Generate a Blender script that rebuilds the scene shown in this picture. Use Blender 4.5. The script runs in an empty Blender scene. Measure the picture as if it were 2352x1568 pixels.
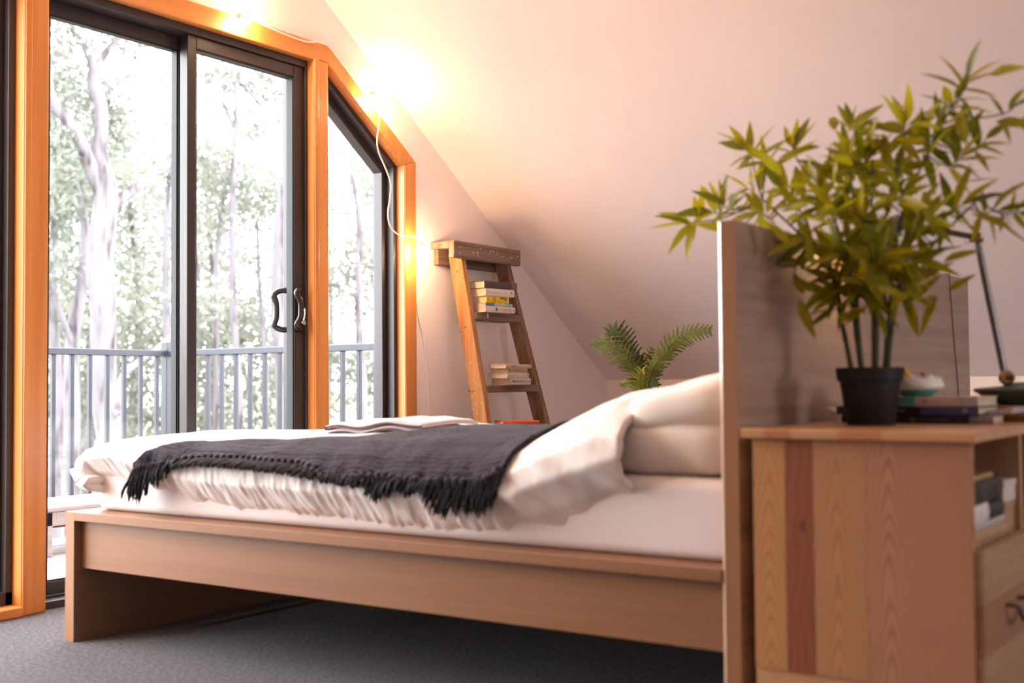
import bpy, bmesh, math, random
from mathutils import Vector, Matrix, noise
import numpy as np

random.seed(7)
SC = bpy.context.scene
COL = SC.collection
rnd = random.uniform

# ------------------------------------------------------------------ camera
cam_d = bpy.data.cameras.new('camera')
cam = bpy.data.objects.new('camera', cam_d)
COL.objects.link(cam)
SC.camera = cam
_yaw, _pitch, _roll = 0.9646, 0.0355, -0.0078
_f = Vector((-math.cos(_yaw) * math.cos(_pitch), math.sin(_yaw) * math.cos(_pitch), math.sin(_pitch)))
_r = Vector((math.sin(_yaw), math.cos(_yaw), 0))
_u = _r.cross(_f)
_r2 = _r * math.cos(_roll) + _u * math.sin(_roll)
_u2 = -_r * math.sin(_roll) + _u * math.cos(_roll)
M = Matrix((_r2, _u2, -_f)).transposed().to_4x4()
M.translation = (3.1168, -2.1679, 0.7462)
cam.matrix_world = M
cam_d.sensor_width = 36
cam_d.lens = 42.06
cam_d.clip_start = 0.05
cam_d.clip_end = 300
cam_d.dof.use_dof = True
cam_d.dof.focus_distance = 5.0
cam_d.dof.aperture_fstop = 2.5

# ------------------------------------------------------------------ sky, light, exposure
W = bpy.data.worlds.new('overcast_sky')
SC.world = W
W.use_nodes = True
_bg = W.node_tree.nodes['Background']
_bg.inputs[0].default_value = (0.93, 0.95, 1.0, 1)
_bg.inputs[1].default_value = 7.5


def area(name, loc, rot, sx, sy, energy, col, portal=False):
    d = bpy.data.lights.new(name, 'AREA')
    d.shape = 'RECTANGLE'
    d.size, d.size_y, d.energy, d.color = sx, sy, energy, col
    o = bpy.data.objects.new(name, d)
    COL.objects.link(o)
    o.location = loc
    o.rotation_euler = rot
    if portal:
        d.cycles.is_portal = True
    return o


# light portals at the glazed gable (they only guide the sampling of the sky)
area('portal_right', (-0.66, 1.0, 1.1), (0, -math.pi / 2, 0), 2.2, 2.5, 1, (1, 1, 1), True)
area('portal_left', (-0.66, -0.8, 1.1), (0, -math.pi / 2, 0), 2.2, 2.0, 1, (1, 1, 1), True)

area('portal_rear', (6.34, 0.275, 1.40), (0, math.pi / 2, 0), 0.95, 1.1, 1, (1, 1, 1), True)

BULB_STRENGTH = 160.0
BULB_COL = (1.0, 0.655, 0.345)
VS = SC.view_settings
VS.view_transform = 'Standard'
VS.look = 'None'
VS.gamma = 1
VS.use_curve_mapping = False
VS.exposure = 1.25
SC.cycles.use_denoising = True
SC.cycles.max_bounces = 10
SC.cycles.diffuse_bounces = 6
SC.cycles.transparent_max_bounces = 16
SC.cycles.sample_clamp_indirect = 8
SC.cycles.caustics_reflective = False
SC.cycles.caustics_refractive = False


# ------------------------------------------------------------------ materials
def newmat(name):
    m = bpy.data.materials.new(name)
    m.use_nodes = True
    nt = m.node_tree
    return m, nt, nt.nodes['Principled BSDF']


def N(nt, t, **kw):
    n = nt.nodes.new(t)
    for k, v in kw.items():
        setattr(n, k, v)
    return n


def ramp(nt, stops):
    n = N(nt, 'ShaderNodeValToRGB')
    el = n.color_ramp.elements
    while len(el) < len(stops):
        el.new(0.5)
    for e, (p, c) in zip(el, stops):
        e.position = p
        e.color = (*c, 1) if len(c) == 3 else c
    return n


def coords(nt, scale=(1, 1, 1), kind='Object', loc=(0, 0, 0)):
    tc = N(nt, 'ShaderNodeTexCoord')
    mp = N(nt, 'ShaderNodeMapping')
    mp.inputs['Scale'].default_value = scale
    mp.inputs['Location'].default_value = loc
    nt.links.new(tc.outputs[kind], mp.inputs[0])
    return mp


def bump(nt, b, src, strength, dist=0.002):
    n = N(nt, 'ShaderNodeBump')
    n.inputs['Strength'].default_value = strength
    n.inputs['Distance'].default_value = dist
    nt.links.new(src, n.inputs['Height'])
    nt.links.new(n.outputs[0], b.inputs['Normal'])


def plain(name, col, rough=0.5, metal=0.0, var=0.06, vscale=9.0, bmp=0.0, spec=0.5, sheen=0.0):
    m, nt, b = newmat(name)
    mp = coords(nt)
    no = N(nt, 'ShaderNodeTexNoise')
    no.inputs['Scale'].default_value = vscale
    no.inputs['Detail'].default_value = 4
    nt.links.new(mp.outputs[0], no.inputs[0])
    lo = tuple(max(0, c * (1 - var)) for c in col)
    hi = tuple(min(1, c * (1 + var)) for c in col)
    r = ramp(nt, [(0.3, lo), (0.7, hi)])
    nt.links.new(no.outputs[0], r.inputs[0])
    nt.links.new(r.outputs[0], b.inputs['Base Color'])
    b.inputs['Roughness'].default_value = rough
    b.inputs['Metallic'].default_value = metal
    b.inputs['Specular IOR Level'].default_value = spec
    if sheen:
        b.inputs['Sheen Weight'].default_value = sheen
    if bmp:
        bump(nt, b, no.outputs[0], bmp)
    return m


def wood(name, c1, c2, c3, axis='X', across=14.0, along=0.9, rough=0.5, fine=0.25, wav=0.0, bmp=0.12, dark=None):
    """straight-grained wood; axis is the direction of the grain"""
    m, nt, b = newmat(name)
    s = [across] * 3
    s['XYZ'.index(axis)] = along
    mp = coords(nt, tuple(s))
    n1 = N(nt, 'ShaderNodeTexNoise')
    n1.inputs['Scale'].default_value = 1
    n1.inputs['Detail'].default_value = 3
    n1.inputs['Distortion'].default_value = wav
    s2 = [v * 9 for v in s]
    s2['XYZ'.index(axis)] = along * 4
    mp2 = coords(nt, tuple(s2))
    n2 = N(nt, 'ShaderNodeTexNoise')
    n2.inputs['Scale'].default_value = 1
    n2.inputs['Detail'].default_value = 4
    nt.links.new(mp.outputs[0], n1.inputs[0])
    nt.links.new(mp2.outputs[0], n2.inputs[0])
    mx = N(nt, 'ShaderNodeMix', data_type='FLOAT')
    mx.inputs[0].default_value = fine
    nt.links.new(n1.outputs[0], mx.inputs[2])
    nt.links.new(n2.outputs[0], mx.inputs[3])
    st = [(0.32, c1), (0.5, c2), (0.68, c3)]
    if dark:
        st = [(0.28, dark)] + [(0.38, c1), (0.52, c2), (0.68, c3)]
    r = ramp(nt, st)
    nt.links.new(mx.outputs[0], r.inputs[0])
    nt.links.new(r.outputs[0], b.inputs['Base Color'])
    b.inputs['Roughness'].default_value = rough
    bump(nt, b, mx.outputs[0], bmp, 0.0015)
    return m


def pine(name, light, darkc, u0=0.0, D=0.05, taper=0.16, freq=120.0, knot=None, uaxis='X', amp=0.012):
    """pine board with cathedral grain running up the board (Z)"""
    m, nt, b = newmat(name)
    tc = N(nt, 'ShaderNodeTexCoord')
    sp = N(nt, 'ShaderNodeSeparateXYZ')
    nt.links.new(tc.outputs['Object'], sp.inputs[0])

    def mth(op, a, b2=None):
        n = N(nt, 'ShaderNodeMath', operation=op)
        for i, v in enumerate((a, b2)):
            if v is None:
                continue
            if isinstance(v, (int, float)):
                n.inputs[i].default_value = v
            else:
                nt.links.new(v, n.inputs[i])
        return n.outputs[0]
    u = sp.outputs['XYZ'.index(uaxis)]
    z = sp.outputs[2]
    mp = N(nt, 'ShaderNodeMapping')
    mp.inputs['Scale'].default_value = (7, 7, 5.0)
    nt.links.new(tc.outputs['Object'], mp.inputs[0])
    no = N(nt, 'ShaderNodeTexNoise')
    no.inputs['Scale'].default_value = 1
    no.inputs['Detail'].default_value = 2
    nt.links.new(mp.outputs[0], no.inputs[0])
    du = mth('SUBTRACT', u, u0)
    r0 = mth('SQRT', mth('ADD', mth('MULTIPLY', du, du), D * D))
    rr = mth('ADD', mth('ADD', r0, mth('MULTIPLY', z, taper * 0.5)), mth('MULTIPLY', no.outputs[0], amp * 6.0))
    w = mth('SINE', mth('MULTIPLY', rr, freq))
    w = mth('ADD', mth('MULTIPLY', w, 0.5), 0.5)
    mpf = N(nt, 'ShaderNodeMapping')
    mpf.inputs['Scale'].default_value = (260, 260, 9)
    nt.links.new(tc.outputs['Object'], mpf.inputs[0])
    nf = N(nt, 'ShaderNodeTexNoise')
    nf.inputs['Scale'].default_value = 1
    nt.links.new(mpf.outputs[0], nf.inputs[0])
    w2 = mth('ADD', mth('MULTIPLY', w, 0.74), mth('MULTIPLY', nf.outputs[0], 0.30))
    mid = tuple((a + 2 * c) / 3 for a, c in zip(darkc, light))
    r = ramp(nt, [(0.15, light), (0.6, mid), (0.95, darkc)])
    nt.links.new(w2, r.inputs[0])
    out = r.outputs[0]
    if knot:
        ku, kz, kr = knot
        dk = mth('SQRT', mth('ADD', mth('POWER', mth('ABSOLUTE', mth('SUBTRACT', u, ku)), 2.0),
                             mth('MULTIPLY', mth('POWER', mth('ABSOLUTE', mth('SUBTRACT', z, kz)), 2.0), 0.2)))
        k = mth('SUBTRACT', 1.0, mth('DIVIDE', dk, kr))
        kn = N(nt, 'ShaderNodeClamp')
        nt.links.new(k, kn.inputs[0])
        mx = N(nt, 'ShaderNodeMix', data_type='RGBA')
        mx.inputs[7].default_value = (0.05, 0.02, 0.01, 1)
        nt.links.new(kn.outputs[0], mx.inputs[0])
        nt.links.new(out, mx.inputs[6])
        out = mx.outputs[2]
    nt.links.new(out, b.inputs['Base Color'])
    b.inputs['Roughness'].default_value = 0.5
    bump(nt, b, w2, 0.05, 0.001)
    return m


def fabric(name, col, weave=900.0, bmp=0.25, rough=0.9, var=0.05, trans=0.0, sheen=0.2):
    m, nt, b = newmat(name)
    mp = coords(nt)
    no = N(nt, 'ShaderNodeTexNoise')
    no.inputs['Scale'].default_value = weave
    no.inputs['Detail'].default_value = 2
    nt.links.new(mp.outputs[0], no.inputs[0])
    r = ramp(nt, [(0.3, tuple(c * (1 - var) for c in col)), (0.7, tuple(min(1, c * (1 + var)) for c in col))])
    nt.links.new(no.outputs[0], r.inputs[0])
    nt.links.new(r.outputs[0], b.inputs['Base Color'])
    b.inputs['Roughness'].default_value = rough
    b.inputs['Sheen Weight'].default_value = sheen
    b.inputs['Specular IOR Level'].default_value = 0.2
    bump(nt, b, no.outputs[0], bmp, 0.001)
    return m


def emit(name, col, strength):
    m, nt, b = newmat(name)
    b.inputs['Base Color'].default_value = (*col, 1)
    b.inputs['Emission Color'].default_value = (*col, 1)
    b.inputs['Emission Strength'].default_value = strength
    return m


def glass(name):
    m, nt, b = newmat(name)
    nt.nodes.remove(b)
    fr = N(nt, 'ShaderNodeFresnel')
    fr.inputs[0].default_value = 1.5
    tr = N(nt, 'ShaderNodeBsdfTransparent')
    tr.inputs[0].default_value = (0.975, 0.985, 0.98, 1)
    gl = N(nt, 'ShaderNodeBsdfGlossy')
    gl.inputs['Roughness'].default_value = 0.0
    mx = N(nt, 'ShaderNodeMixShader')
    ge = N(nt, 'ShaderNodeNewGeometry')          # reflect at the outer faces only
    inv = N(nt, 'ShaderNodeMath', operation='SUBTRACT')
    inv.inputs[0].default_value = 1
    nt.links.new(ge.outputs['Backfacing'], inv.inputs[1])
    mu = N(nt, 'ShaderNodeMath', operation='MULTIPLY')
    nt.links.new(fr.outputs[0], mu.inputs[0])
    nt.links.new(inv.outputs[0], mu.inputs[1])
    nt.links.new(mu.outputs[0], mx.inputs[0])
    nt.links.new(tr.outputs[0], mx.inputs[1])
    nt.links.new(gl.outputs[0], mx.inputs[2])
    nt.links.new(mx.outputs[0], nt.nodes['Material Output'].inputs[0])
    return m


def leafmat(name, c1, c2, trans=0.5, rough=0.45):
    m, nt, b = newmat(name)
    oi = N(nt, 'ShaderNodeObjectInfo')
    mp = coords(nt, (14, 14, 14))
    no = N(nt, 'ShaderNodeTexNoise')
    no.inputs['Scale'].default_value = 2
    nt.links.new(mp.outputs[0], no.inputs[0])
    ad = N(nt, 'ShaderNodeMix', data_type='FLOAT')
    ad.inputs[0].default_value = 0.6
    nt.links.new(no.outputs[0], ad.inputs[2])
    nt.links.new(oi.outputs['Random'], ad.inputs[3])
    r = ramp(nt, [(0.2, c1), (0.8, c2)])
    nt.links.new(ad.outputs[0], r.inputs[0])
    nt.links.new(r.outputs[0], b.inputs['Base Color'])
    b.inputs['Roughness'].default_value = rough
    tl = N(nt, 'ShaderNodeBsdfTranslucent')
    nt.links.new(r.outputs[0], tl.inputs[0])
    mx = N(nt, 'ShaderNodeMixShader')
    mx.inputs[0].default_value = trans
    nt.links.new(b.outputs[0], mx.inputs[1])
    nt.links.new(tl.outputs[0], mx.inputs[2])
    nt.links.new(mx.outputs[0], nt.nodes['Material Output'].inputs[0])
    return m


def bark(name):
    m, nt, b = newmat(name)
    mp = coords(nt, (5, 5, 1.1))
    no = N(nt, 'ShaderNodeTexNoise')
    no.inputs['Scale'].default_value = 1.6
    no.inputs['Detail'].default_value = 6
    nt.links.new(mp.outputs[0], no.inputs[0])
    r = ramp(nt, [(0.32, (0.0156, 0.01092, 0.01404)), (0.40, (0.0468, 0.03588, 0.039)), (0.47, (0.078, 0.06708, 0.0741)), (0.75, (0.1053, 0.09516, 0.1053))])
    nt.links.new(no.outputs[0], r.inputs[0])
    nt.links.new(r.outputs[0], b.inputs['Base Color'])
    b.inputs['Roughness'].default_value = 0.9
    return m


def carpet():
    m, nt, b = newmat('wool_carpet')
    mp = coords(nt)
    n1 = N(nt, 'ShaderNodeTexNoise')
    n1.inputs['Scale'].default_value = 90
    n1.inputs['Detail'].default_value = 3
    n2 = N(nt, 'ShaderNodeTexNoise')
    n2.inputs['Scale'].default_value = 420
    nt.links.new(mp.outputs[0], n1.inputs[0])
    nt.links.new(mp.outputs[0], n2.inputs[0])
    mx = N(nt, 'ShaderNodeMix', data_type='FLOAT')
    mx.inputs[0].default_value = 0.5
    nt.links.new(n1.outputs[0], mx.inputs[2])
    nt.links.new(n2.outputs[0], mx.inputs[3])
    r = ramp(nt, [(0.40, (0.01008, 0.00792, 0.0108)), (0.5, (0.0396, 0.03384, 0.04104)), (0.58, (0.1188, 0.1058, 0.1174))])
    nt.links.new(mx.outputs[0], r.inputs[0])
    nt.links.new(r.outputs[0], b.inputs['Base Color'])
    b.inputs['Roughness'].default_value = 1
    b.inputs['Specular IOR Level'].default_value = 0.1
    b.inputs['Sheen Weight'].default_value = 0.2
    bump(nt, b, mx.outputs[0], 0.9, 0.006)
    return m


def knit():
    m, nt, b = newmat('charcoal_knit')
    mp = coords(nt, (1, 1, 1))
    wv = N(nt, 'ShaderNodeTexWave', wave_type='BANDS', bands_direction='Y')
    wv.inputs['Scale'].default_value = 26
    wv.inputs['Distortion'].default_value = 1.5
    wv.inputs['Detail'].default_value = 1
    wx = N(nt, 'ShaderNodeTexWave', wave_type='BANDS', bands_direction='X')
    wx.inputs['Scale'].default_value = 34
    wx.inputs['Distortion'].default_value = 2.0
    nt.links.new(mp.outputs[0], wv.inputs[0])
    nt.links.new(mp.outputs[0], wx.inputs[0])
    mu = N(nt, 'ShaderNodeMath', operation='MULTIPLY')
    nt.links.new(wv.outputs['Fac'], mu.inputs[0])
    nt.links.new(wx.outputs['Fac'], mu.inputs[1])
    no = N(nt, 'ShaderNodeTexNoise')
    no.inputs['Scale'].default_value = 60
    nt.links.new(mp.outputs[0], no.inputs[0])
    ad = N(nt, 'ShaderNodeMath', operation='ADD')
    nt.links.new(mu.outputs[0], ad.inputs[0])
    nt.links.new(no.outputs[0], ad.inputs[1])
    r = ramp(nt, [(0.3, (0.0112, 0.00858, 0.0154)), (0.9, (0.0392, 0.03036, 0.049))])
    nt.links.new(ad.outputs[0], r.inputs[0])
    nt.links.new(r.outputs[0], b.inputs['Base Color'])
    b.inputs['Roughness'].default_value = 0.95
    b.inputs['Sheen Weight'].default_value = 0.08
    b.inputs['Specular IOR Level'].default_value = 0.15
    bump(nt, b, ad.outputs[0], 0.8, 0.004)
    return m


MAT = dict(
    plaster=plain('warm_white_plaster', (0.88, 0.765, 0.745), 0.85, var=0.015, vscale=3, spec=0.2),
    knee=plain('pale_painted_lining', (0.90, 0.77, 0.68), 0.7, var=0.02, vscale=4, spec=0.3),
    carpet=carpet(),
    timber=wood('oiled_timber_upright', (0.50, 0.17, 0.035), (0.60, 0.225, 0.05), (0.68, 0.28, 0.075), 'Z', 26, 0.8, 0.35),
    timber_y=wood('oiled_timber_level', (0.50, 0.17, 0.035), (0.60, 0.225, 0.05), (0.68, 0.28, 0.075), 'Y', 26, 0.8, 0.35),
    alu=plain('dark_bronze_aluminium', (0.030, 0.021, 0.021), 0.38, 0.0, 0.1, 40, spec=0.5),
    seal=plain('black_rubber_seal', (0.008, 0.008, 0.009), 0.6),
    glass=glass('window_glass'),
    black_metal=plain('black_handle_metal', (0.016, 0.012, 0.012), 0.25, 0.3),
    chrome=plain('worn_chrome', (0.75, 0.70, 0.66), 0.22, 1.0),
    rail=plain('slate_blue_railing_paint', (0.015, 0.017, 0.028), 0.45, 0.0, 0.05),
    deck=wood('weathered_deck_boards', (0.20, 0.155, 0.15), (0.27, 0.22, 0.21), (0.34, 0.28, 0.27), 'Y', 30, 1.2, 0.7),
    oak=wood('oak_veneer_lengthways', (0.2327, 0.1015, 0.04176), (0.2707, 0.123, 0.05112), (0.2992, 0.1419, 0.06192), 'X', 22, 0.7, 0.45, 0.35, 0.6),
    oak_y=wood('oak_veneer_crossways', (0.27, 0.175, 0.125), (0.35, 0.235, 0.172), (0.42, 0.295, 0.22), 'Y', 9, 0.55, 0.45, 0.3, 1.6),
    oak_foot=wood('oak_veneer_footboard', (0.22, 0.11, 0.06), (0.27, 0.14, 0.078), (0.31, 0.17, 0.10), 'Y', 9, 0.55, 0.45, 0.3, 1.2),
    oak_z=wood('oak_veneer_upright', (0.2842, 0.132, 0.05624), (0.3038, 0.1434, 0.06142), (0.3234, 0.1558, 0.06808), 'Z', 24, 0.7, 0.45, 0.35, 0.4),
    ladder_o=wood('old_ladder_timber', (0.36, 0.155, 0.055), (0.47, 0.22, 0.085), (0.56, 0.30, 0.14), 'Z', 34, 1.1, 0.8, 0.35, 0.3, 0.5, (0.17, 0.07, 0.03)),
    ladder_g=wood('weathered_grey_brown_timber', (0.15, 0.085, 0.055), (0.235, 0.145, 0.10), (0.33, 0.225, 0.165), 'Y', 40, 1.4, 0.85, 0.4, 0.3, 0.5, (0.07, 0.035, 0.022)),
    ladder_s=wood('weathered_stile_timber', (0.16, 0.075, 0.04), (0.25, 0.13, 0.075), (0.34, 0.20, 0.13), 'Z', 40, 1.4, 0.85, 0.4, 0.3, 0.5, (0.07, 0.03, 0.02)),
    paint_fleck=plain('old_white_paint_fleck', (0.72, 0.62, 0.56), 0.7),
    nail=plain('rusty_nail_head', (0.03, 0.02, 0.018), 0.5, 0.6),
    duvet=fabric('white_cotton_duvet', (0.87, 0.825, 0.80), 700, 0.15),
    sheet=fabric('pale_cotton_sheet', (0.82, 0.765, 0.755), 800, 0.12),
    pillow=fabric('cream_cotton_pillowcase', (0.86, 0.79, 0.72), 700, 0.15),
    knit=knit(),
    tassel=plain('charcoal_yarn', (0.022, 0.019, 0.024), 0.9, var=0.3, vscale=200, spec=0.15, sheen=0.15),
    lilac=fabric('pale_lilac_cotton', (0.62, 0.55, 0.57), 700, 0.2),
    piping=plain('dark_plum_piping', (0.05, 0.03, 0.04), 0.8),
    cord=plain('white_cable_plastic', (0.80, 0.74, 0.68), 0.4),
    bulb=emit('glowing_bulb', BULB_COL, BULB_STRENGTH),
    pot=plain('matt_black_pot_plastic', (0.012, 0.010, 0.010), 0.55, spec=0.35),
    soil=plain('dark_potting_soil', (0.02, 0.014, 0.010), 0.95, var=0.5, vscale=120, bmp=0.8),
    stem=wood('bamboo_stem', (0.035, 0.04, 0.012), (0.06, 0.065, 0.018), (0.10, 0.09, 0.03), 'Z', 60, 18, 0.5),
    leaf=leafmat('bamboo_leaf', (0.15, 0.175, 0.006), (0.55, 0.45, 0.008), 0.5, 0.4),
    frond=leafmat('fern_frond_green', (0.022, 0.040, 0.006), (0.20, 0.18, 0.012), 0.35, 0.8),
    gumleaf=leafmat('gum_leaf', (0.0989, 0.1058, 0.08428), (0.172, 0.178, 0.1419), 0.35, 0.7),
    bushleaf=leafmat('bush_leaf', (0.0861, 0.09184, 0.0697), (0.1476, 0.1517, 0.1148), 0.35, 0.7),
    bark=bark('smooth_gum_bark'),
    hill=plain('dry_grass_slope', (0.08, 0.075, 0.045), 0.95, var=0.3, vscale=1.5),
    cab=wood('pine_cabinet_inside', (0.36, 0.20, 0.10), (0.44, 0.26, 0.14), (0.52, 0.33, 0.19), 'Z', 25, 0.8, 0.5),
    cabtop=wood('pine_cabinet_top', (0.46, 0.225, 0.10), (0.53, 0.275, 0.13), (0.58, 0.32, 0.165), 'X', 24, 1.0, 0.42),
    cabtop_d=wood('pine_top_red_stave', (0.36, 0.13, 0.055), (0.44, 0.18, 0.08), (0.50, 0.23, 0.11), 'X', 24, 1.0, 0.42),
    drw1=wood('pine_drawer_pale', (0.36, 0.21, 0.115), (0.42, 0.255, 0.145), (0.47, 0.30, 0.18), 'Y', 22, 0.7, 0.5, 0.3, 1.2),
    drw2=wood('pine_drawer_red', (0.30, 0.135, 0.07), (0.36, 0.175, 0.095), (0.42, 0.22, 0.125), 'Y', 22, 0.7, 0.5, 0.3, 0.8),
    lampgreen=plain('hammered_green_enamel', (0.055, 0.075, 0.045), 0.45, 0.0, 0.1, 60),
    lampsteel=plain('dull_steel', (0.17, 0.155, 0.15), 0.32, 0.9, 0.1, 40),
    brass=plain('aged_brass', (0.42, 0.26, 0.11), 0.35, 0.9, 0.15, 60),
    ochre=wood('ochre_wood', (0.42, 0.22, 0.06), (0.52, 0.29, 0.09), (0.58, 0.34, 0.12), 'X', 30, 1, 0.5),
    page=plain('cream_book_pages', (0.62, 0.50, 0.37), 0.9, var=0.12, vscale=90),
    ceramic=plain('white_glazed_ceramic', (0.84, 0.79, 0.74), 0.5, bmp=0.3, vscale=60),
    teal=plain('teal_glaze', (0.07, 0.34, 0.29), 0.3),
    yellow=plain('yellow_plastic', (0.75, 0.42, 0.02), 0.4),
    red=plain('red_bead', (0.42, 0.05, 0.045), 0.4),
    edge=plain('oak_edge_highlight', (0.55, 0.40, 0.28), 0.12, spec=0.9),  # paler and glossier than the other oak, to bring out the window highlight
    grey_cord=plain('grey_flex', (0.16, 0.13, 0.15), 0.6),
    shade_in=plain('lamp_reflector', (0.6, 0.5, 0.4), 0.3, 0.8),
)
_cm = {}


def cmat(col, rough=0.5, name='book_cover'):
    k = (col, rough, name)
    if k not in _cm:
        _cm[k] = plain(name, col, rough, var=0.08, vscale=40)
    return _cm[k]


# ------------------------------------------------------------------ object helpers
def thing(name, label, cat, loc=(0, 0, 0), group=None, rz=0.0, kind=None):
    o = bpy.data.objects.new(name, None)
    o.empty_display_size = 0.05
    COL.objects.link(o)
    o.location = loc
    o.rotation_euler = (0, 0, rz)
    tag(o, label, cat, group, kind)
    return o


def tag(o, label=None, cat=None, group=None, kind=None):
    if label: o['label'] = label
    if cat: o['category'] = cat
    if group: o['group'] = group
    if kind: o['kind'] = kind
    return o


def world_loc(o):
    v = Vector((0, 0, 0))
    while o is not None:
        v += o.location
        o = o.parent
    return v


class MB:
    """collects shapes, then links them as one mesh object"""

    def __init__(s):
        s.v, s.f, s.mi = [], [], []
        s.m = 0

    def add(s, verts, faces):
        o = len(s.v)
        s.v += [tuple(p) for p in verts]
        s.f += [tuple(i + o for i in f) for f in faces]
        s.mi += [s.m] * len(faces)
        return s

    def box(s, x0, x1, y0, y1, z0, z1):
        return s.add([(x0, y0, z0), (x1, y0, z0), (x1, y1, z0), (x0, y1, z0), (x0, y0, z1), (x1, y0, z1), (x1, y1, z1), (x0, y1, z1)],
                     [(3, 2, 1, 0), (4, 5, 6, 7), (0, 1, 5, 4), (1, 2, 6, 5), (2, 3, 7, 6), (3, 0, 4, 7)])

    def hexa(s, b, t):
        """bottom and top quads, both counter-clockwise from above"""
        return s.add(list(b) + list(t), [(3, 2, 1, 0), (4, 5, 6, 7), (0, 1, 5, 4), (1, 2, 6, 5), (2, 3, 7, 6), (3, 0, 4, 7)])

    def prism(s, poly, axis, a, b):
        """poly: 2-D points in the two other axes (cyclic order), extruded from a to b"""
        n = len(poly)

        def pt(p, c):
            if axis == 'X': return (c, p[0], p[1])
            if axis == 'Y': return (p[0], c, p[1])
            return (p[0], p[1], c)
        v = [pt(p, a) for p in poly] + [pt(p, b) for p in poly]
        f = [tuple(range(n - 1, -1, -1)), tuple(range(n, 2 * n))] + [(i, (i + 1) % n, n + (i + 1) % n, n + i) for i in range(n)]
        return s.add(v, f)

    def tube(s, pts, rad, n=8, cap=True):
        pts = [Vector(p) for p in pts]
        if not isinstance(rad, (list, tuple)):
            rad = [rad] * len(pts)
        t0 = (pts[1] - pts[0]).normalized()
        ref = Vector((0, 0, 1)) if abs(t0.z) < 0.9 else Vector((1, 0, 0))
        nx = t0.cross(ref).normalized()
        V = []
        for i, p in enumerate(pts):
            t = (pts[min(i + 1, len(pts) - 1)] - pts[max(i - 1, 0)])
            t = t.normalized() if t.length > 1e-9 else t0
            nx = (nx - t * nx.dot(t))
            nx = nx.normalized() if nx.length > 1e-6 else t.orthogonal().normalized()
            ny = t.cross(nx)
            for k in range(n):
                a = 2 * math.pi * k / n
                V.append(p + (nx * math.cos(a) + ny * math.sin(a)) * rad[i])
        F = []
        for i in range(len(pts) - 1):
            for k in range(n):
                F.append((i * n + k, i * n + (k + 1) % n, (i + 1) * n + (k + 1) % n, (i + 1) * n + k))
        if cap:
            F.append(tuple(range(n - 1, -1, -1)))
            F.append(tuple(range((len(pts) - 1) * n, len(pts) * n)))
        return s.add(V, F)

    def lathe(s, c, prof, n=24, axis=Vector((0, 0, 1))):
        """prof: (radius, height) along the axis from c"""
        axis = Vector(axis).normalized()
        a = axis.orthogonal().normalized()
        b = axis.cross(a)
        c = Vector(c)
        V, F = [], []
        for r, h in prof:
            for k in range(n):
                t = 2 * math.pi * k / n
                V.append(c + axis * h + (a * math.cos(t) + b * math.sin(t)) * max(r, 1e-5))
        for i in range(len(prof) - 1):
            for k in range(n):
                F.append((i * n + k, i * n + (k + 1) % n, (i + 1) * n + (k + 1) % n, (i + 1) * n + k))
        return s.add(V, F)

    def ball(s, c, r, n=16, m=10, sc=(1, 1, 1)):
        c = Vector(c)
        V, F = [], []
        for i in range(m + 1):
            ph = math.pi * i / m
            for k in range(n):
                t = 2 * math.pi * k / n
                V.append((c.x + r * sc[0] * math.sin(ph) * math.cos(t), c.y + r * sc[1] * math.sin(ph) * math.sin(t), c.z - r * sc[2] * math.cos(ph)))
        for i in range(m):
            for k in range(n):
                F.append((i * n + k, i * n + (k + 1) % n, (i + 1) * n + (k + 1) % n, (i + 1) * n + k))
        return s.add(V, F)

    def build(s, name, mats, parent=None, smooth=False, bev=0.0, kind=None, seg=2, local=False, angle=40):
        me = bpy.data.meshes.new(name)
        off = Vector((0, 0, 0)) if (parent is None or local) else world_loc(parent)
        me.from_pydata([(x - off.x, y - off.y, z - off.z) for x, y, z in s.v], [], s.f)
        if not isinstance(mats, (list, tuple)):
            mats = [mats]
        for m in mats:
            me.materials.append(m)
        if len(mats) > 1:
            me.polygons.foreach_set('material_index', s.mi)
        if smooth:
            me.polygons.foreach_set('use_smooth', [True] * len(me.polygons))
            try:
                me.set_sharp_from_angle(angle=math.radians(angle))
            except Exception:
                pass
        me.update()
        o = bpy.data.objects.new(name, me)
        COL.objects.link(o)
        if parent is not None:
            o.parent = parent
        if bev:
            b = o.modifiers.new('bevel', 'BEVEL')
            b.width = bev
            b.segments = seg
            b.limit_method = 'ANGLE'
        if kind:
            o['kind'] = kind
        return o


def spline(P, n=8):
    P = [Vector(p) for p in P]
    out = []
    for i in range(len(P) - 1):
        p0, p1, p2, p3 = P[max(i - 1, 0)], P[i], P[i + 1], P[min(i + 2, len(P) - 1)]
        for k in range(n):
            t = k / n
            out.append(0.5 * ((2 * p1) + (-p0 + p2) * t + (2 * p0 - 5 * p1 + 4 * p2 - p3) * t * t + (-p0 + 3 * p1 - 3 * p2 + p3) * t ** 3))
    out.append(P[-1])
    return out


def lerp(a, b, t): return a + (b - a) * t


def sst(a, b, x):
    t = min(1, max(0, (x - a) / (b - a)))
    return t * t * (3 - 2 * t)


# ================================================================== THE ROOM
YR, ZR, SL = 0.19, 3.39, 0.692          # ridge of the gable and slope of the ceiling
XW, XB = -0.47, 6.2                      # plaster face of the glazed gable, back gable
KN = 0.765                               # height of the low side walls
YK = YR + (ZR - KN) / SL


def ceil_z(y): return ZR - SL * abs(y - YR)


b = MB().box(-0.62, XB, -YK + 2 * YR - 0.1, YK + 0.1, -0.12, 0.0)
fl = b.build('floor', MAT['carpet'])
tag(fl, 'grey wool carpet floor of the attic bedroom', kind='structure')

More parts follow.
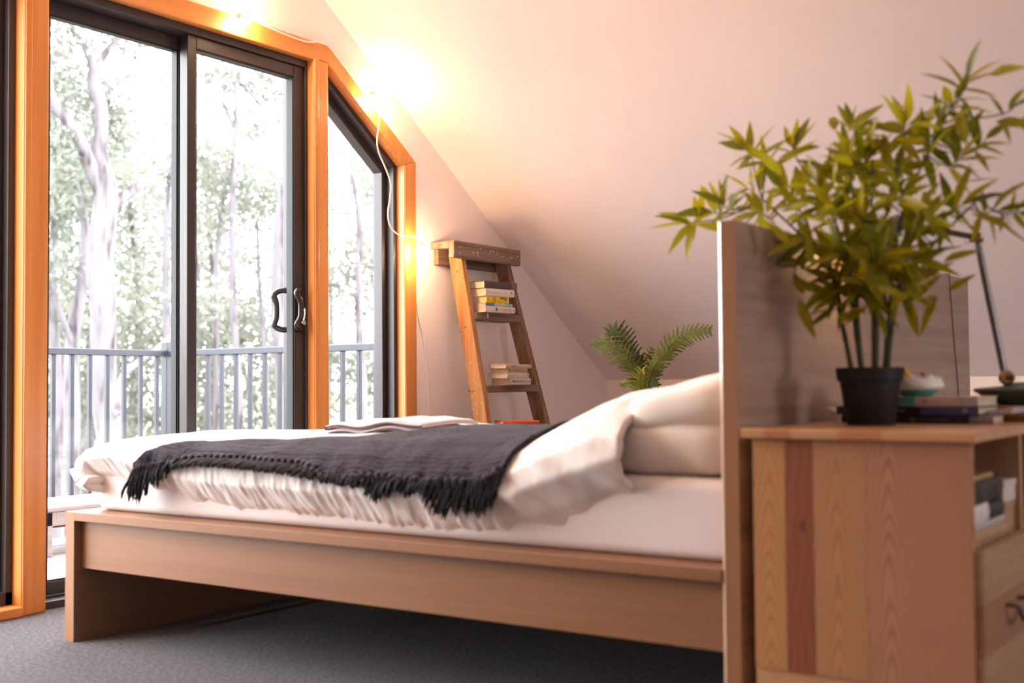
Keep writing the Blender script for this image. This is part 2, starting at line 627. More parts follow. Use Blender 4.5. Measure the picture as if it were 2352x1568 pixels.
# gable with its glazed opening: one closed wall, 15 cm thick
OPN = [(2.18, 0), (2.18, 1.79), (1.60, 2.20), (2 * YR - 1.60, 2.20), (2 * YR - 2.18, 1.79), (2 * YR - 2.18, 0)]
b = MB()
yl = 2 * YR - YK
for poly in ([(2.18, 0), (YK, 0), (YK, KN), (2.18, ceil_z(2.18)), (2.18, 1.79)],
             [(2.18, 1.79), (2.18, ceil_z(2.18)), (YR, ZR), (YR, 2.20), (1.60, 2.20)],
             [(YR, 2.20), (YR, ZR), (2 * YR - 2.18, ceil_z(2.18)), (2 * YR - 2.18, 1.79), (2 * YR - 1.60, 2.20)],
             [(2 * YR - 2.18, 0), (2 * YR - 2.18, 1.79), (2 * YR - 2.18, ceil_z(2.18)), (yl, KN), (yl, 0)]):
    b.prism(poly, 'X', -0.62, XW)
tag(b.build('wall_left', MAT['plaster']), 'warm white plaster gable wall around the glazed doors', kind='structure')

b = MB().prism([(YR, ZR), (YK, KN), (YK, KN + 0.1), (YR, ZR + 0.12)], 'X', -0.62, XB)
tag(b.build('ceiling', MAT['plaster']), 'sloping white ceiling above the bed', kind='structure')
b = MB().prism([(YR, ZR), (YR, ZR + 0.12), (yl, KN + 0.1), (yl, KN)], 'X', -0.62, XB)
tag(b.build('ceiling', MAT['plaster']), 'sloping white ceiling on the near side of the room', kind='structure')
b = MB().box(-0.62, XB, YK, YK + 0.1, 0, KN)
tag(b.build('wall_back', MAT['knee']), 'low pale lined wall under the sloping ceiling', kind='structure')
b = MB().box(-0.62, XB, yl - 0.1, yl, 0, KN)
tag(b.build('wall_front', MAT['plaster']), 'low white wall on the near side of the room', kind='structure')
RW0, RW1, RZ0, RZ1 = -0.25, 0.80, 0.95, 1.85      # unseen window, added opposite to light the gable wall and cabinet front
b = MB()
b.prism([(yl, 0), (RW0, 0), (RW0, ceil_z(RW0)), (yl, KN)], 'X', XB, XB + 0.1)
b.prism([(RW1, 0), (YK, 0), (YK, KN), (RW1, ceil_z(RW1))], 'X', XB, XB + 0.1)
b.box(XB, XB + 0.1, RW0, RW1, 0, RZ0)
b.prism([(RW0, RZ1), (RW1, RZ1), (RW1, ceil_z(RW1)), (YR, ZR), (RW0, ceil_z(RW0))], 'X', XB, XB + 0.1)
tag(b.build('wall_right', MAT['plaster']), 'white gable wall opposite the windows', kind='structure')

w4 = thing('added_window', 'unseen window added in the gable opposite for light', None, (XB, 0.275, 1.4), kind='structure')
b = MB()
b.box(XB, XB + 0.1, RW0, RW0 + 0.05, RZ0, RZ1).box(XB, XB + 0.1, RW1 - 0.05, RW1, RZ0, RZ1)
b.box(XB, XB + 0.1, RW0 + 0.05, RW1 - 0.05, RZ0, RZ0 + 0.05).box(XB, XB + 0.1, RW0 + 0.05, RW1 - 0.05, RZ1 - 0.05, RZ1)
b.build('window_frame', MAT['timber'], w4)
MB().box(XB + 0.047, XB + 0.053, RW0 + 0.045, RW1 - 0.045, RZ0 + 0.045, RZ1 - 0.045).build('pane', MAT['glass'], w4)

# ------------------------------------------------------------------ timber surround (front face XT)
XT, XF = -0.4526, -0.50


def trim(n, label, fn):
    o = fn().build('trim_%d' % n, MAT['timber'], bev=0.004)
    return tag(o, label, kind='structure')


def mullion(y0, y1, z1):
    def fn():
        b = MB().box(-0.60, XT, y0, y1, 0.0, z1)
        b.box(XT - 0.002, XT + 0.006, y0 + 0.003, y0 + 0.028, 0.0, z1)   # moulded bead along one edge
        return b
    return fn


trim(1, 'orange timber post beside the left glass panel', mullion(0.150, 0.243, 2.135))
trim(2, 'orange timber post between sliding door and sloping window', mullion(1.512, 1.602, 2.145))
trim(3, 'orange timber post far left of the glazing', mullion(2 * YR - 1.602, 2 * YR - 1.512, 2.145))
o = MB().box(-0.60, XT, 2 * YR - 1.605, 1.605, 2.135, 2.216).build('trim_4', MAT['timber_y'], bev=0.004)
tag(o, 'orange timber head beam above the sliding door', kind='structure')


def slope_head(sgn):
    def y(v): return v if sgn > 0 else 2 * YR - v
    p = [(y(1.602), 2.216), (y(2.190), 1.800), (y(2.110), 1.770), (y(1.602), 2.135)]
    if sgn < 0: p = p[::-1]
    return lambda: MB().prism(p, 'X', -0.60, XT)


trim(5, 'orange timber beam sloping down over the small window', slope_head(1))
trim(6, 'orange timber beam sloping down at far left', slope_head(-1))


def jamb(sgn):
    def fn():
        b = MB()
        y0, y1 = (2.110, 2.196) if sgn > 0 else (2 * YR - 2.196, 2 * YR - 2.110)
        z0, z1 = (1.772, 1.798) if sgn > 0 else (1.798, 1.772)
        b.hexa([(-0.60, y0, 0), (XT, y0, 0), (XT, y1, 0), (-0.60, y1, 0)], [(-0.60, y0, z0), (XT, y0, z0), (XT, y1, z1), (-0.60, y1, z1)])
        if sgn > 0:
            b.box(XT - 0.002, XT + 0.004, 2.112, 2.135, 0.0, 1.765)
        return b
    return fn


trim(7, 'orange timber jamb at the right edge of the glazing', jamb(1))
trim(8, 'orange timber jamb at the far left edge of the glazing', jamb(-1))
o = MB().box(-0.60, XT + 0.02, 2 * YR - 2.10, 0.149, 0.0, 0.034).build('trim_9', MAT['timber_y'], bev=0.005)
tag(o, 'orange timber sill at floor level left of the post', kind='structure')


# ------------------------------------------------------------------ glazing
def pane(mb, x, y0, y1, z0, z1): return mb.box(x - 0.003, x + 0.003, y0, y1, z0, z1)


dr = thing('door_1', 'dark bronze aluminium sliding glass door with two panels', None, (XF, 0.9, 0), kind='structure')
b = MB()
b.box(-0.62, XF + 0.012, 0.243, 0.262, 0.0, 2.135)
b.box(-0.62, XF + 0.012, 1.497, 1.512, 0.0, 2.135)
b.box(-0.62, XF + 0.012, 0.262, 1.497, 2.104, 2.135)
b.box(-0.62, XF + 0.012, 0.262, 1.497, -0.002, 0.026)
b.box(-0.545, -0.540, 0.262, 1.497, 0.026, 0.036)
b.build('door_frame', MAT['alu'], dr, bev=0.002)


def leafpanel(name, x0, x1, y0, y1, z0, z1, st_l, st_r, tp, bt):
    p = MB()
    p.box(x0, x1, y0, y0 + st_l, z0, z1)
    p.box(x0, x1, y1 - st_r, y1, z0, z1)
    p.box(x0, x1, y0 + st_l, y1 - st_r, z1 - tp, z1)
    p.box(x0, x1, y0 + st_l, y1 - st_r, z0, z0 + bt)
    f = p.build(name, MAT['alu'], dr, bev=0.003)
    g = MB()
    pane(g, (x0 + x1) / 2, y0 + st_l - 0.004, y1 - st_r + 0.004, z0 + bt - 0.004, z1 - tp + 0.004)
    g.build('pane', MAT['glass'], f)
    g = MB()
    q = 0.006
    xs = x1 - 0.004
    for a in ((y0 + st_l, y0 + st_l + q, z0 + bt, z1 - tp), (y1 - st_r - q, y1 - st_r, z0 + bt, z1 - tp),
              (y0 + st_l, y1 - st_r, z1 - tp - q, z1 - tp), (y0 + st_l, y1 - st_r, z0 + bt, z0 + bt + q)):
        g.box(x0 + 0.006, xs, *a)
    g.build('gasket', MAT['seal'], f)
    return f


leafpanel('fixed_panel', -0.600, -0.560, 0.262, 0.920, 0.028, 2.102, 0.055, 0.040, 0.050, 0.050)
sp_ = leafpanel('sliding_panel', -0.545, XF, 0.874, 1.500, 0.028, 2.104, 0.042, 0.058, 0.050, 0.046)
# pull handle on the sliding panel, one bow inside and one outside


def bow(x0, x1, yb, yg, z0, z1, w):
    b = MB()
    P = [(x0, yb, z1), (x1 - 0.3 * (x1 - x0), yb - 0.6 * (yb - yg), z1 + 0.002), (x1, yg, z1 - 0.018), (x1 + 0.010 * (1 if x1 > x0 else 0), yg + 0.012, (z0 + z1) / 2 + 0.03),
         (x1 + 0.010 * (1 if x1 > x0 else 0), yg + 0.013, (z0 + z1) / 2 - 0.03), (x1, yg + 0.002, z0 + 0.018), (x1 - 0.3 * (x1 - x0), yb - 0.6 * (yb - yg), z0), (x0, yb, z0)]
    b.tube(spline(P, 6), w, 10)
    return b


b = bow(XF, XF + 0.028, 1.478, 1.428, 0.985, 1.148, 0.0125)
b.build('inner_handle', MAT['black_metal'], sp_, smooth=True)
b = MB().box(XF - 0.001, XF + 0.012, 1.458, 1.496, 0.972, 1.158)
b.build('handle_plate', MAT['black_metal'], sp_, bev=0.005, seg=3)
b = MB().tube([(XF + 0.011, 1.477, 1.012), (XF + 0.024, 1.477, 1.012)], 0.010, 12)
b.tube(spline([(XF + 0.016, 1.478, 1.016), (XF + 0.022, 1.482, 1.045), (XF + 0.016, 1.487, 1.072)], 5), [0.004] * 11, 8)
b.build('chrome_latch', MAT['chrome'], sp_, smooth=True)
b = bow(-0.545, -0.590, 1.478, 1.412, 0.985, 1.148, 0.0125)
b.build('outer_handle', MAT['black_metal'], sp_, smooth=True)

w1 = thing('window_1', 'small fixed window with a sloping top', None, (XF, 1.85, 0), kind='structure')


def quadframe(ya, yb, za_top, zb_top, t, x0, x1, z0):
    """frame of a window whose top edge falls from (ya, za) to (yb, zb)"""
    m = (zb_top - za_top) / (yb - ya)
    s = t * math.sqrt(1 + m * m)
    def top(y): return za_top + m * (y - ya)
    b = MB()
    q = lambda p: b.prism(p, 'X', x0, x1)
    q([(ya, z0), (ya + t, z0), (ya + t, top(ya + t)), (ya, top(ya))])
    q([(yb - t, z0), (yb, z0), (yb, top(yb)), (yb - t, top(yb - t))])
    q([(ya + t, top(ya + t) - s), (yb - t, top(yb - t) - s), (yb - t, top(yb - t)), (ya + t, top(ya + t))])
    q([(ya + t, z0), (yb - t, z0), (yb - t, z0 + t), (ya + t, z0 + t)])
    inner = [(ya + t - .004, z0 + t - .004), (yb - t + .004, z0 + t - .004), (yb - t + .004, top(yb - t) - s + .004), (ya + t - .004, top(ya + t) - s + .004)]
    return b, inner


b, inn = quadframe(1.602, 2.112, 2.135, 1.770, 0.024, -0.560, XF, 0.0)
b.build('window_frame', MAT['alu'], w1, bev=0.002)
b2, inn2 = quadframe(1.626, 2.088, 2.085, 1.752, 0.030, -0.600, -0.545, 0.024)
b2.build('inner_frame', MAT['alu'], w1, bev=0.003)
MB().prism(inn2, 'X', -0.585, -0.579).build('pane', MAT['glass'], w1)

w2 = thing('window_2', 'dark framed glazing left of the timber post', None, (XF, -0.6, 0), kind='structure')
b = MB()
y0, y1 = 2 * YR - 1.512, 0.150
b.box(-0.60, XF, y1 - 0.026, y1, 0.034, 2.135).box(-0.60, XF, y0, y0 + 0.04, 0.034, 2.135).box(-0.60, XF, y0, y1, 2.085, 2.135).box(-0.60, XF, y0, y1, 0.034, 0.078)
b.box(-0.585, -0.53, y1 - 0.060, y1 - 0.026, 0.05, 2.1)
b.build('window_frame', MAT['alu'], w2, bev=0.002)
pane(MB(), -0.56, y0 + 0.03, y1 - 0.058, 0.07, 2.1).build('pane', MAT['glass'], w2)
w3 = thing('window_3', 'small fixed window with sloping top at far left', None, (XF, -1.5, 0), kind='structure')
p3 = [(2 * YR - p[0], p[1]) for p in inn2][::-1]
MB().prism(p3, 'X', -0.585, -0.579).build('pane', MAT['glass'], w3)

# ================================================================== OUTSIDE
b = MB().box(-2.50, -0.62, -3.0, 4.2, -0.20, -0.085)
dk = tag(b.build('deck_floor', MAT['deck']), 'weathered timber deck outside the glass door', kind='structure')
for i in range(14):
    x0 = -2.50 + i * 0.134
    MB().box(x0, x0 + 0.128, -3.0, 4.2, -0.085, -0.05 - 0.001 * (i % 3)).build('plank', MAT['deck'], dk, bev=0.003)

dr_ = thing('deck_railing', 'slate blue metal railing with thin upright bars around the deck', 'railing', (-2.40, 2.33, -0.05))
RX, RY, RZ = -2.40, 2.33, 0.953
MB().box(RX - 0.02, RX + 0.02, -2.6, RY, RZ - 0.034, RZ).build('top_rail', MAT['rail'], dr_, bev=0.003)
MB().box(RX - 0.02, -0.62, RY - 0.02, RY + 0.02, RZ - 0.034, RZ).build('top_rail', MAT['rail'], dr_, bev=0.003)
MB().box(RX - 0.015, RX + 0.015, -2.6, RY, 0.02, 0.05).build('bottom_rail', MAT['rail'], dr_, bev=0.003)
MB().box(RX - 0.015, -0.62, RY - 0.015, RY + 0.015, 0.02, 0.05).build('bottom_rail', MAT['rail'], dr_, bev=0.003)
for (px, py, zt) in ((RX, RY, 1.0), (-0.68, RY, RZ - 0.034), (RX, -0.9, RZ - 0.034)):
    MB().box(px - 0.025, px + 0.025, py - 0.025, py + 0.025, -0.06, zt).build('post', MAT['rail'], dr_, bev=0.003)
bal = MB().box(-0.0105, 0.0105, -0.0105, 0.0105, 0.05, RZ - 0.034)
bal_o = bal.build('baluster', MAT['rail'], dr_, bev=0.002, local=True)
bal_o.location = (0, 2.255 - RY, 0.05)
spots = [(0, y - RY) for y in np.arange(2.255 - 0.1105, -2.5, -0.1105)] + [(x - RX, 0) for x in np.arange(-2.28, -0.75, 0.112)]
for (lx, ly) in spots:
    c = bal_o.copy()
    COL.objects.link(c)
    c.location = (lx, ly, 0.05)

bn = thing('deck_bench', 'low weathered slatted timber bench on the deck outside', 'bench', (-2.1, 1.6, -0.05))
for i in range(4):
    x0 = -2.36 + i * 0.122
    MB().box(x0, x0 + 0.112, 1.0, 2.1, 0.160, 0.182).build('slat', MAT['deck'], bn, bev=0.003)
MB().box(-1.905, -1.885, 1.02, 2.08, 0.094, 0.160).build('apron', MAT['deck'], bn, bev=0.003)
MB().box(-2.34, -2.32, 1.02, 2.08, 0.094, 0.160).build('apron', MAT['deck'], bn, bev=0.003)
for (x, y) in ((-1.925, 1.20), (-1.925, 2.0), (-2.34, 1.20), (-2.34, 2.0)):
    MB().box(x, x + 0.04, y, y + 0.045, -0.05, 0.160).build('leg', MAT['deck'], bn, bev=0.003)

# slope of the bush
b = MB()
nx_, ny_ = 30, 30
for i in range(nx_):
    for j in range(ny_):
        x = lerp(-2.6, -75, (i / (nx_ - 1)) ** 1.5)
        y = lerp(-35, 75, j / (ny_ - 1))
        z = -2.9 + 0.05 * (-x - 3) + 0.9 * noise.noise(Vector((x * 0.09, y * 0.09, 3)))
        b.v.append((x, y, z))
for i in range(nx_ - 1):
    for j in range(ny_ - 1):
        k = i * ny_ + j
        b.f.append((k, k + 1, k + ny_ + 1, k + ny_))
        b.mi.append(0)
tag(b.build('ground', MAT['hill'], smooth=True), 'dry grassy slope falling away below the deck', kind='structure')


def gz(x, y): return -2.9 + 0.05 * (-x - 3) + 0.9 * noise.noise(Vector((x * 0.09, y * 0.09, 3)))


def leaves(clusters, n_per, size, name, mat, parent):
    V, F = [], []
    rg = np.random.default_rng(len(clusters) * 17 + n_per)
    for (x, y, z, r) in clusters:
        r = r * 1.35
        n = int(n_per * r * r * 7.5)
        d = rg.normal(size=(n, 3))
        d /= np.linalg.norm(d, axis=1)[:, None]
        rad = r * rg.random(n) ** 0.45
        ctr = np.array([x, y, z]) + d * rad[:, None] * np.array([1.0, 1.0, 0.85])
        for c in ctr:
            a = rg.normal(size=3); a[2] -= 0.5; a /= np.linalg.norm(a)
            s = np.cross(a, rg.normal(size=3)); s /= np.linalg.norm(s)
            L = size * (0.75 + 0.7 * rg.random())
            o = len(V)
            V += [tuple(c - a * L), tuple(c + s * L * 0.36), tuple(c + a * L), tuple(c - s * L * 0.36)]
            F.append((o, o + 1, o + 2, o + 3))
    b = MB()
    b.v, b.f, b.mi = V, F, [0] * len(F)
    return b.build(name, mat, parent, kind='stuff')


def tree(label, limbs, clusters, n_per=170, size=0.06, group=None, base=None, name='gum_tree'):
    t0 = limbs[0][0]
    gx, gy = t0[0], t0[1]
    g = gz(gx, gy)
    t = thing(name, label, 'tree', (gx, gy, g), group)
    for i, lb in enumerate(limbs):
        pts = [(p[0] + (0.0 if k == 0 else 0.05 * math.sin(k * 2.1 + i)), p[1], p[2]) for k, p in enumerate(lb)]
        rr = [p[3] for p in lb]
        if i == 0:
            pts = [(gx, gy, g - 0.1)] + pts
            rr = [rr[0] * 1.15] + rr
        sp = spline(pts, 5)
        rad = [np.interp(k / 5, range(len(rr)), rr) for k in range(len(sp))]
        b = MB().tube(sp, [float(v) for v in rad], 10)
        b.build('trunk' if i == 0 else 'branch', MAT['bark'], t, smooth=True)
    if clusters:
        leaves(clusters, n_per, size, 'foliage', MAT['gumleaf'], t)
    return t


T_main = [(-9.0, 6.86, -0.35, 0.172), (-9.0, 6.84, 0.17, 0.166), (-9.0, 6.8, 0.69, 0.161), (-9.0, 6.76, 1.21, 0.15), (-9.0, 6.73, 1.72, 0.15), (-9.0, 6.75, 2.25, 0.151), (-9.0, 6.77, 2.77, 0.148), (-9.0, 6.76, 3.14, 0.125), (-9.0, 6.72, 3.55, 0.099), (-9.0, 6.72, 3.81, 0.081), (-9.0, 6.68, 4.12, 0.075), (-9.0, 6.65, 4.37, 0.073), (-9.0, 6.62, 4.57, 0.067)]
T_l = [(-9.0, 6.62, 4.52, 0.057), (-9.0, 6.49, 4.76, 0.044), (-9.0, 6.37, 4.94, 0.036), (-9.0, 6.25, 5.04, 0.028), (-9.0, 6.0, 5.6, 0.015)]
T_r = [(-9.0, 6.62, 4.50, 0.057), (-9.0, 6.79, 4.75, 0.047), (-9.0, 6.94, 4.96, 0.037), (-9.0, 7.0, 5.17, 0.027), (-9.0, 7.1, 5.8, 0.015)]
T_r2 = [(-9.0, 6.70, 4.26, 0.036), (-9.0, 6.92, 4.43, 0.032), (-9.0, 7.14, 4.58, 0.024), (-9.0, 7.34, 4.76, 0.019), (-9.0, 7.59, 5.04, 0.014)]
T_limb = [(-9.0, 6.77, 3.0, 0.104), (-9.0, 6.53, 3.46, 0.085), (-9.0, 6.32, 3.74, 0.071), (-9.0, 6.12, 4.01, 0.06), (-9.0, 6.01, 4.24, 0.055), (-9.0, 5.94, 4.58, 0.045), (-9.0, 5.83, 5.06, 0.035)]
T_stub = [(-9.0, 6.80, 2.88, 0.073), (-9.0, 7.15, 3.15, 0.064), (-9.0, 7.44, 3.37, 0.038), (-9.0, 7.54, 3.57, 0.014)]
tree('large pale gum tree with forked trunk behind the left panel of the sliding door', [T_main, T_l, T_r, T_r2, T_limb, T_stub],
     [(-9.0, 6.28, 4.97, 0.38), (-9.4, 6.17, 4.28, 0.3), (-9.3, 6.95, 4.25, 0.29), (-9.0, 7.14, 5.12, 0.32), (-9.3, 7.14, 3.88, 0.27), (-9.2, 6.18, 3.56, 0.28)], 300, 0.05)
tree('crooked low branch rising behind the railing in front of the large pale gum', [[(-8.3, 6.37, 0.2, 0.049), (-8.3, 6.4, 0.44, 0.044), (-8.3, 6.53, 0.84, 0.04), (-8.3, 6.74, 1.04, 0.038), (-8.3, 6.95, 1.19, 0.033), (-8.3, 7.24, 1.36, 0.029), (-8.3, 7.57, 1.74, 0.019)]],
     [(-8.3, 7.6, 1.8, 0.3)], 200, 0.05)
tree('leaning pinkish gum trunk with a side branch left of the large forked gum',
     [[(-10.5, 7.42, -0.73, 0.108), (-10.5, 7.37, 0.4, 0.102), (-10.5, 7.43, 1.37, 0.094), (-10.5, 7.56, 2.29, 0.075), (-10.5, 7.51, 3.1, 0.052), (-10.5, 7.34, 3.65, 0.034)],
      [(-10.5, 7.42, 1.25, 0.046), (-10.5, 7.22, 1.7, 0.037), (-10.5, 7.09, 2.15, 0.028)]], [(-10.5, 7.3, 3.5, 0.5), (-10.6, 7.1, 2.3, 0.35)], 200, 0.055)
tree('straight thin gum trunk at the extreme left of the door glass', [[(-11.5, 7.83, -0.81, 0.09), (-11.5, 7.84, 0.68, 0.084), (-11.5, 7.79, 1.89, 0.075), (-11.5, 7.82, 3.1, 0.06), (-11.5, 7.97, 4.16, 0.037)]],
     [(-11.0, 7.9, 3.48, 0.4), (-11.2, 7.62, 3.1, 0.35), (-11.5, 8.0, 4.4, 0.5)], 180, 0.06)
tree('slim gum with three fine branches seen through the middle of the sliding panel',
     [[(-12.0, 11.63, -0.8, 0.069), (-12.0, 11.6, 0.65, 0.065), (-12.0, 11.55, 2.1, 0.062), (-12.0, 11.5, 3.91, 0.054), (-12.0, 11.55, 5.38, 0.047), (-12.0, 11.63, 6.51, 0.033)],
      [(-12.0, 11.55, 5.02, 0.033), (-12.0, 11.17, 5.53, 0.025), (-12.0, 10.76, 5.13, 0.014)], [(-12.0, 11.57, 5.9, 0.033), (-12.0, 12.04, 5.66, 0.03), (-12.0, 12.55, 5.3, 0.019)]],
     [(-12.5, 11.61, 5.99, 0.56), (-12.5, 12.61, 6.51, 0.62), (-12.5, 13.04, 5.89, 0.47), (-12.5, 11.42, 4.47, 0.51), (-12.3, 12.2, 4.12, 0.45), (-12.5, 12.51, 5.24, 0.23)], 150, 0.06)
tree('stout white gum trunk behind the door handle', [[(-9.5, 10.21, -0.6, 0.145), (-9.5, 10.2, 0.66, 0.139), (-9.5, 10.18, 1.92, 0.139), (-9.5, 10.2, 3.06, 0.133), (-9.5, 10.31, 3.84, 0.109), (-9.5, 10.5, 4.52, 0.084), (-9.5, 10.65, 5.2, 0.065), (-9.5, 10.79, 6.15, 0.046)]],
     [(-9.8, 10.75, 5.6, 0.4)], 180, 0.055)
tree('forked slender gum seen through the sloping window', [[(-11.0, 13.57, -0.9, 0.076), (-11.0, 13.56, 0.63, 0.072), (-11.0, 13.54, 1.77, 0.069), (-11.0, 13.5, 2.92, 0.061), (-11.0, 13.44, 3.83, 0.05), (-11.0, 13.37, 4.59, 0.034), (-11.0, 13.41, 5.59, 0.023)],
                                                    [(-11.0, 13.51, 3.07, 0.034), (-11.0, 13.71, 3.7, 0.027), (-11.0, 13.8, 4.26, 0.015)]],
     [(-11.5, 14.02, 5.06, 0.44), (-11.5, 14.49, 4.4, 0.4), (-11.5, 13.78, 3.13, 0.47), (-11.5, 14.48, 3.03, 0.4), (-11.5, 14.24, 2.29, 0.56), (-11.5, 13.55, 2.56, 0.31)], 160, 0.06)
tree('gum trunk behind the meeting stiles of the sliding door', [[(-12.5, 10.66, -0.75, 0.078), (-12.5, 10.63, 0.66, 0.071), (-12.5, 10.59, 1.79, 0.064), (-12.5, 10.52, 3.06, 0.049), (-12.5, 10.56, 4.2, 0.035)]],
     [(-11.6, 8.99, 3.94, 0.47), (-12.4, 10.4, 4.9, 0.4), (-12.0, 9.9, 5.6, 0.35), (-12.5, 10.6, 4.3, 0.3)], 150, 0.06)
tree('thin sapling gum just left of the stout white trunk', [[(-12.5, 12.71, -0.89, 0.054), (-12.5, 12.67, 1.02, 0.05), (-12.5, 12.61, 2.56, 0.038), (-12.5, 12.51, 3.7, 0.027)]], [(-12.5, 12.82, 3.89, 0.47), (-12.6, 12.5, 3.0, 0.3)], 150, 0.06)
tree('thin sapling gum leaning right near the meeting stiles', [[(-12.5, 11.53, -0.81, 0.058), (-12.5, 11.56, 1.02, 0.051), (-12.5, 11.62, 2.86, 0.041), (-12.5, 11.81, 4.22, 0.026)]], [(-12.5, 11.7, 3.6, 0.45)], 150, 0.06)
for (x, y, h) in ((-16, 11.5, 7), (-17, 13.2, 8), (-18, 15.6, 8.5), (-17, 18.0, 8), (-20, 22.0, 9), (-19, 17.0, 8), (-18, 12.2, 9), (-21, 15.0, 10), (-22, 19.5, 10), (-20, 24.5, 9)):
    g = gz(x, y)
    tree('hazy grey green gum tree in the bush far beyond the railing', [[(x, y, g + 0.5, 0.11), (x + .1, y + .2, g + h * .5, 0.08), (x, y + .1, g + h * .8, 0.05)]],
         [(x + rnd(-.8, .8), y + rnd(-1.1, 1.1), g + h * rnd(.35, 1.0), rnd(.5, .9)) for _ in range(8)], 48, 0.09, 'far gum trees beyond the railing')
hb = bpy.data.objects.new('dummy', None)
bushes = [(-14.0, 11.0, 2.0, 0.62), (-14.0, 11.46, 1.3, 0.61), (-14.0, 9.64, 1.8, 0.43), (-14.0, 12.74, 2.1, 0.6), (-14.0, 13.81, 2.3, 0.6), (-14.0, 12.84, 1.12, 0.64), (-14.0, 14.03, 0.8, 0.67), (-14.0, 11.19, 0.28, 0.68), (-14.0, 9.73, 0.32, 0.5), (-14.0, 16.76, 0.88, 0.74), (-14.0, 14.97, 1.5, 0.52), (-14.0, 12.33, 0.17, 0.63), (-14.0, 10.3, 0.96, 0.58), (-14.0, 16.23, 1.5, 0.45), (-14.0, 17.32, 1.2, 0.56), (-14.2, 9.2, 1.1, 0.6), (-14.3, 8.6, 0.4, 0.6), (-14, 10.4, -0.3, 0.7), (-14, 12.0, -0.5, 0.8), (-14, 13.6, -0.2, 0.7), (-14, 15.5, 0.0, 0.7), (-14, 18.0, 0.4, 0.7)]
bpy.data.objects.remove(hb)
tag(leaves(bushes, 90, 0.075, 'undergrowth', MAT['bushleaf'], None), 'pale grey green scrub filling the slope behind the railing', 'undergrowth', kind='stuff')

# ================================================================== BED
L, TH, TF, HW = 2.149, 0.0406, 0.042, 1.77
bed = thing('bed_frame', 'oak veneer double bed frame with tall plain headboard', 'bed frame', (1.07, 0.885, 0))


def board(x0, x1, y0, y1, z0, z1, ch):
    """slab with the near front corner chamfered, extruded up"""
    return MB().prism([(x0 + ch, y0), (x1, y0), (x1, y1), (x0, y1), (x0, y0 + ch)], 'Z', z0, z1)


hb_ = board(L - TH, L, 0, HW, 0.0, 1.0645, 0.007)
hb_.mi[2 + 1] = 0
hb_o = hb_.build('headboard', [MAT['oak_y'], MAT['oak_z'], MAT['edge']], bed, bev=0.0015)
for i, p in enumerate(hb_o.data.polygons):
    if p.normal.y < -0.5:
        p.material_index = 2 if p.normal.x < -0.3 else 1
fb = board(0, TF, 0, HW, 0.0, 0.38, 0.001).build('footboard', [MAT['oak_foot'], MAT['oak_z']], bed, bev=0.0015)
for p in fb.data.polygons:
    if p.normal.y < -0.5:
        p.material_index = 1
MB().box(TF, L - TH, 0.0, 0.150, 0.355, 0.380).build('side_ledge', MAT['oak'], bed, bev=0.001)
MB().box(TF, L - TH, HW - 0.150, HW, 0.355, 0.380).build('side_ledge', MAT['oak'], bed, bev=0.001)
MB().box(TF, L - TH, 0.026, 0.048, 0.214, 0.355).build('side_rail', MAT['oak'], bed, bev=0.001)
MB().box(TF, L - TH, HW - 0.048, HW - 0.026, 0.214, 0.355).build('side_rail', MAT['oak'], bed, bev=0.001)
MB().box(TF, L - TH, 0.86, 0.91, 0.20, 0.34).build('centre_beam', MAT['oak'], bed)
for i in range(14):
    x = TF + 0.07 + i * 0.142
    MB().box(x, x + 0.07, 0.150, HW - 0.150, 0.340, 0.356).build('slat', MAT['oak_y'], bed)

# ---- mattress in its fitted sheet
MX0, MX1, MY0, MY1, MZ0, MZ1 = 0.050, L - TH - 0.004, 0.072, 1.672, 0.3805, 0.545


def pillow_box(x0, x1, y0, y1, z0, z1, r, nx=60, ny=40, wr=0.003):
    """rounded block with soft creases"""
    b = MB()
    bm = bmesh.new()
    bmesh.ops.create_cube(bm, size=1)
    for v in bm.verts:
        v.co = Vector((lerp(x0, x1, v.co.x + .5), lerp(y0, y1, v.co.y + .5), lerp(z0, z1, v.co.z + .5)))
    bmesh.ops.bevel(bm, geom=list(bm.edges), offset=r, segments=5, profile=0.5, affect='EDGES')
    return bm


bm = pillow_box(MX0, MX1, MY0, MY1, MZ0, MZ1, 0.024)
bmesh.ops.subdivide_edges(bm, edges=[e for e in bm.edges if e.calc_length() > 0.3], cuts=40, use_grid_fill=True)
for v in bm.verts:
    p = v.co
    if p.z > MZ0 + 0.02:
        k = noise.noise(Vector((p.x * 3 + 5, p.y * 3, p.z * 9))) * 0.005 + noise.noise(Vector((p.x * 9 + p.z * 22, p.y * 9, 4))) * 0.003
        v.co += v.normal * k
me = bpy.data.meshes.new('mattress')
bm.to_mesh(me)
bm.free()
me.materials.append(MAT['sheet'])
me.polygons.foreach_set('use_smooth', [True] * len(me.polygons))
mt = bpy.data.objects.new('mattress', me)
COL.objects.link(mt)
tag(mt, 'thick mattress in a pale fitted sheet on the oak bed', 'mattress')

# ---- duvet surface
TX = [-0.1, 0.05, 0.2, 0.5, 0.8, 1.1, 1.3, 1.5, 1.56, 1.62, 1.69, 1.75, 1.80, 1.84, 1.9]
TZ = [0.575, 0.590, 0.604, 0.612, 0.614, 0.622, 0.625, 0.630, 0.642, 0.672, 0.706, 0.732, 0.738, 0.730, 0.71]
HX = [0.0, 0.1, 0.24, 0.45, 0.65, 0.95, 1.2, 1.46, 1.55, 1.77, 1.846, 1.9]
HZ = [0.480, 0.470, 0.452, 0.426, 0.404, 0.402, 0.388, 0.386, 0.396, 0.455, 0.500, 0.53]
DX0, DX1 = 0.026, 1.855


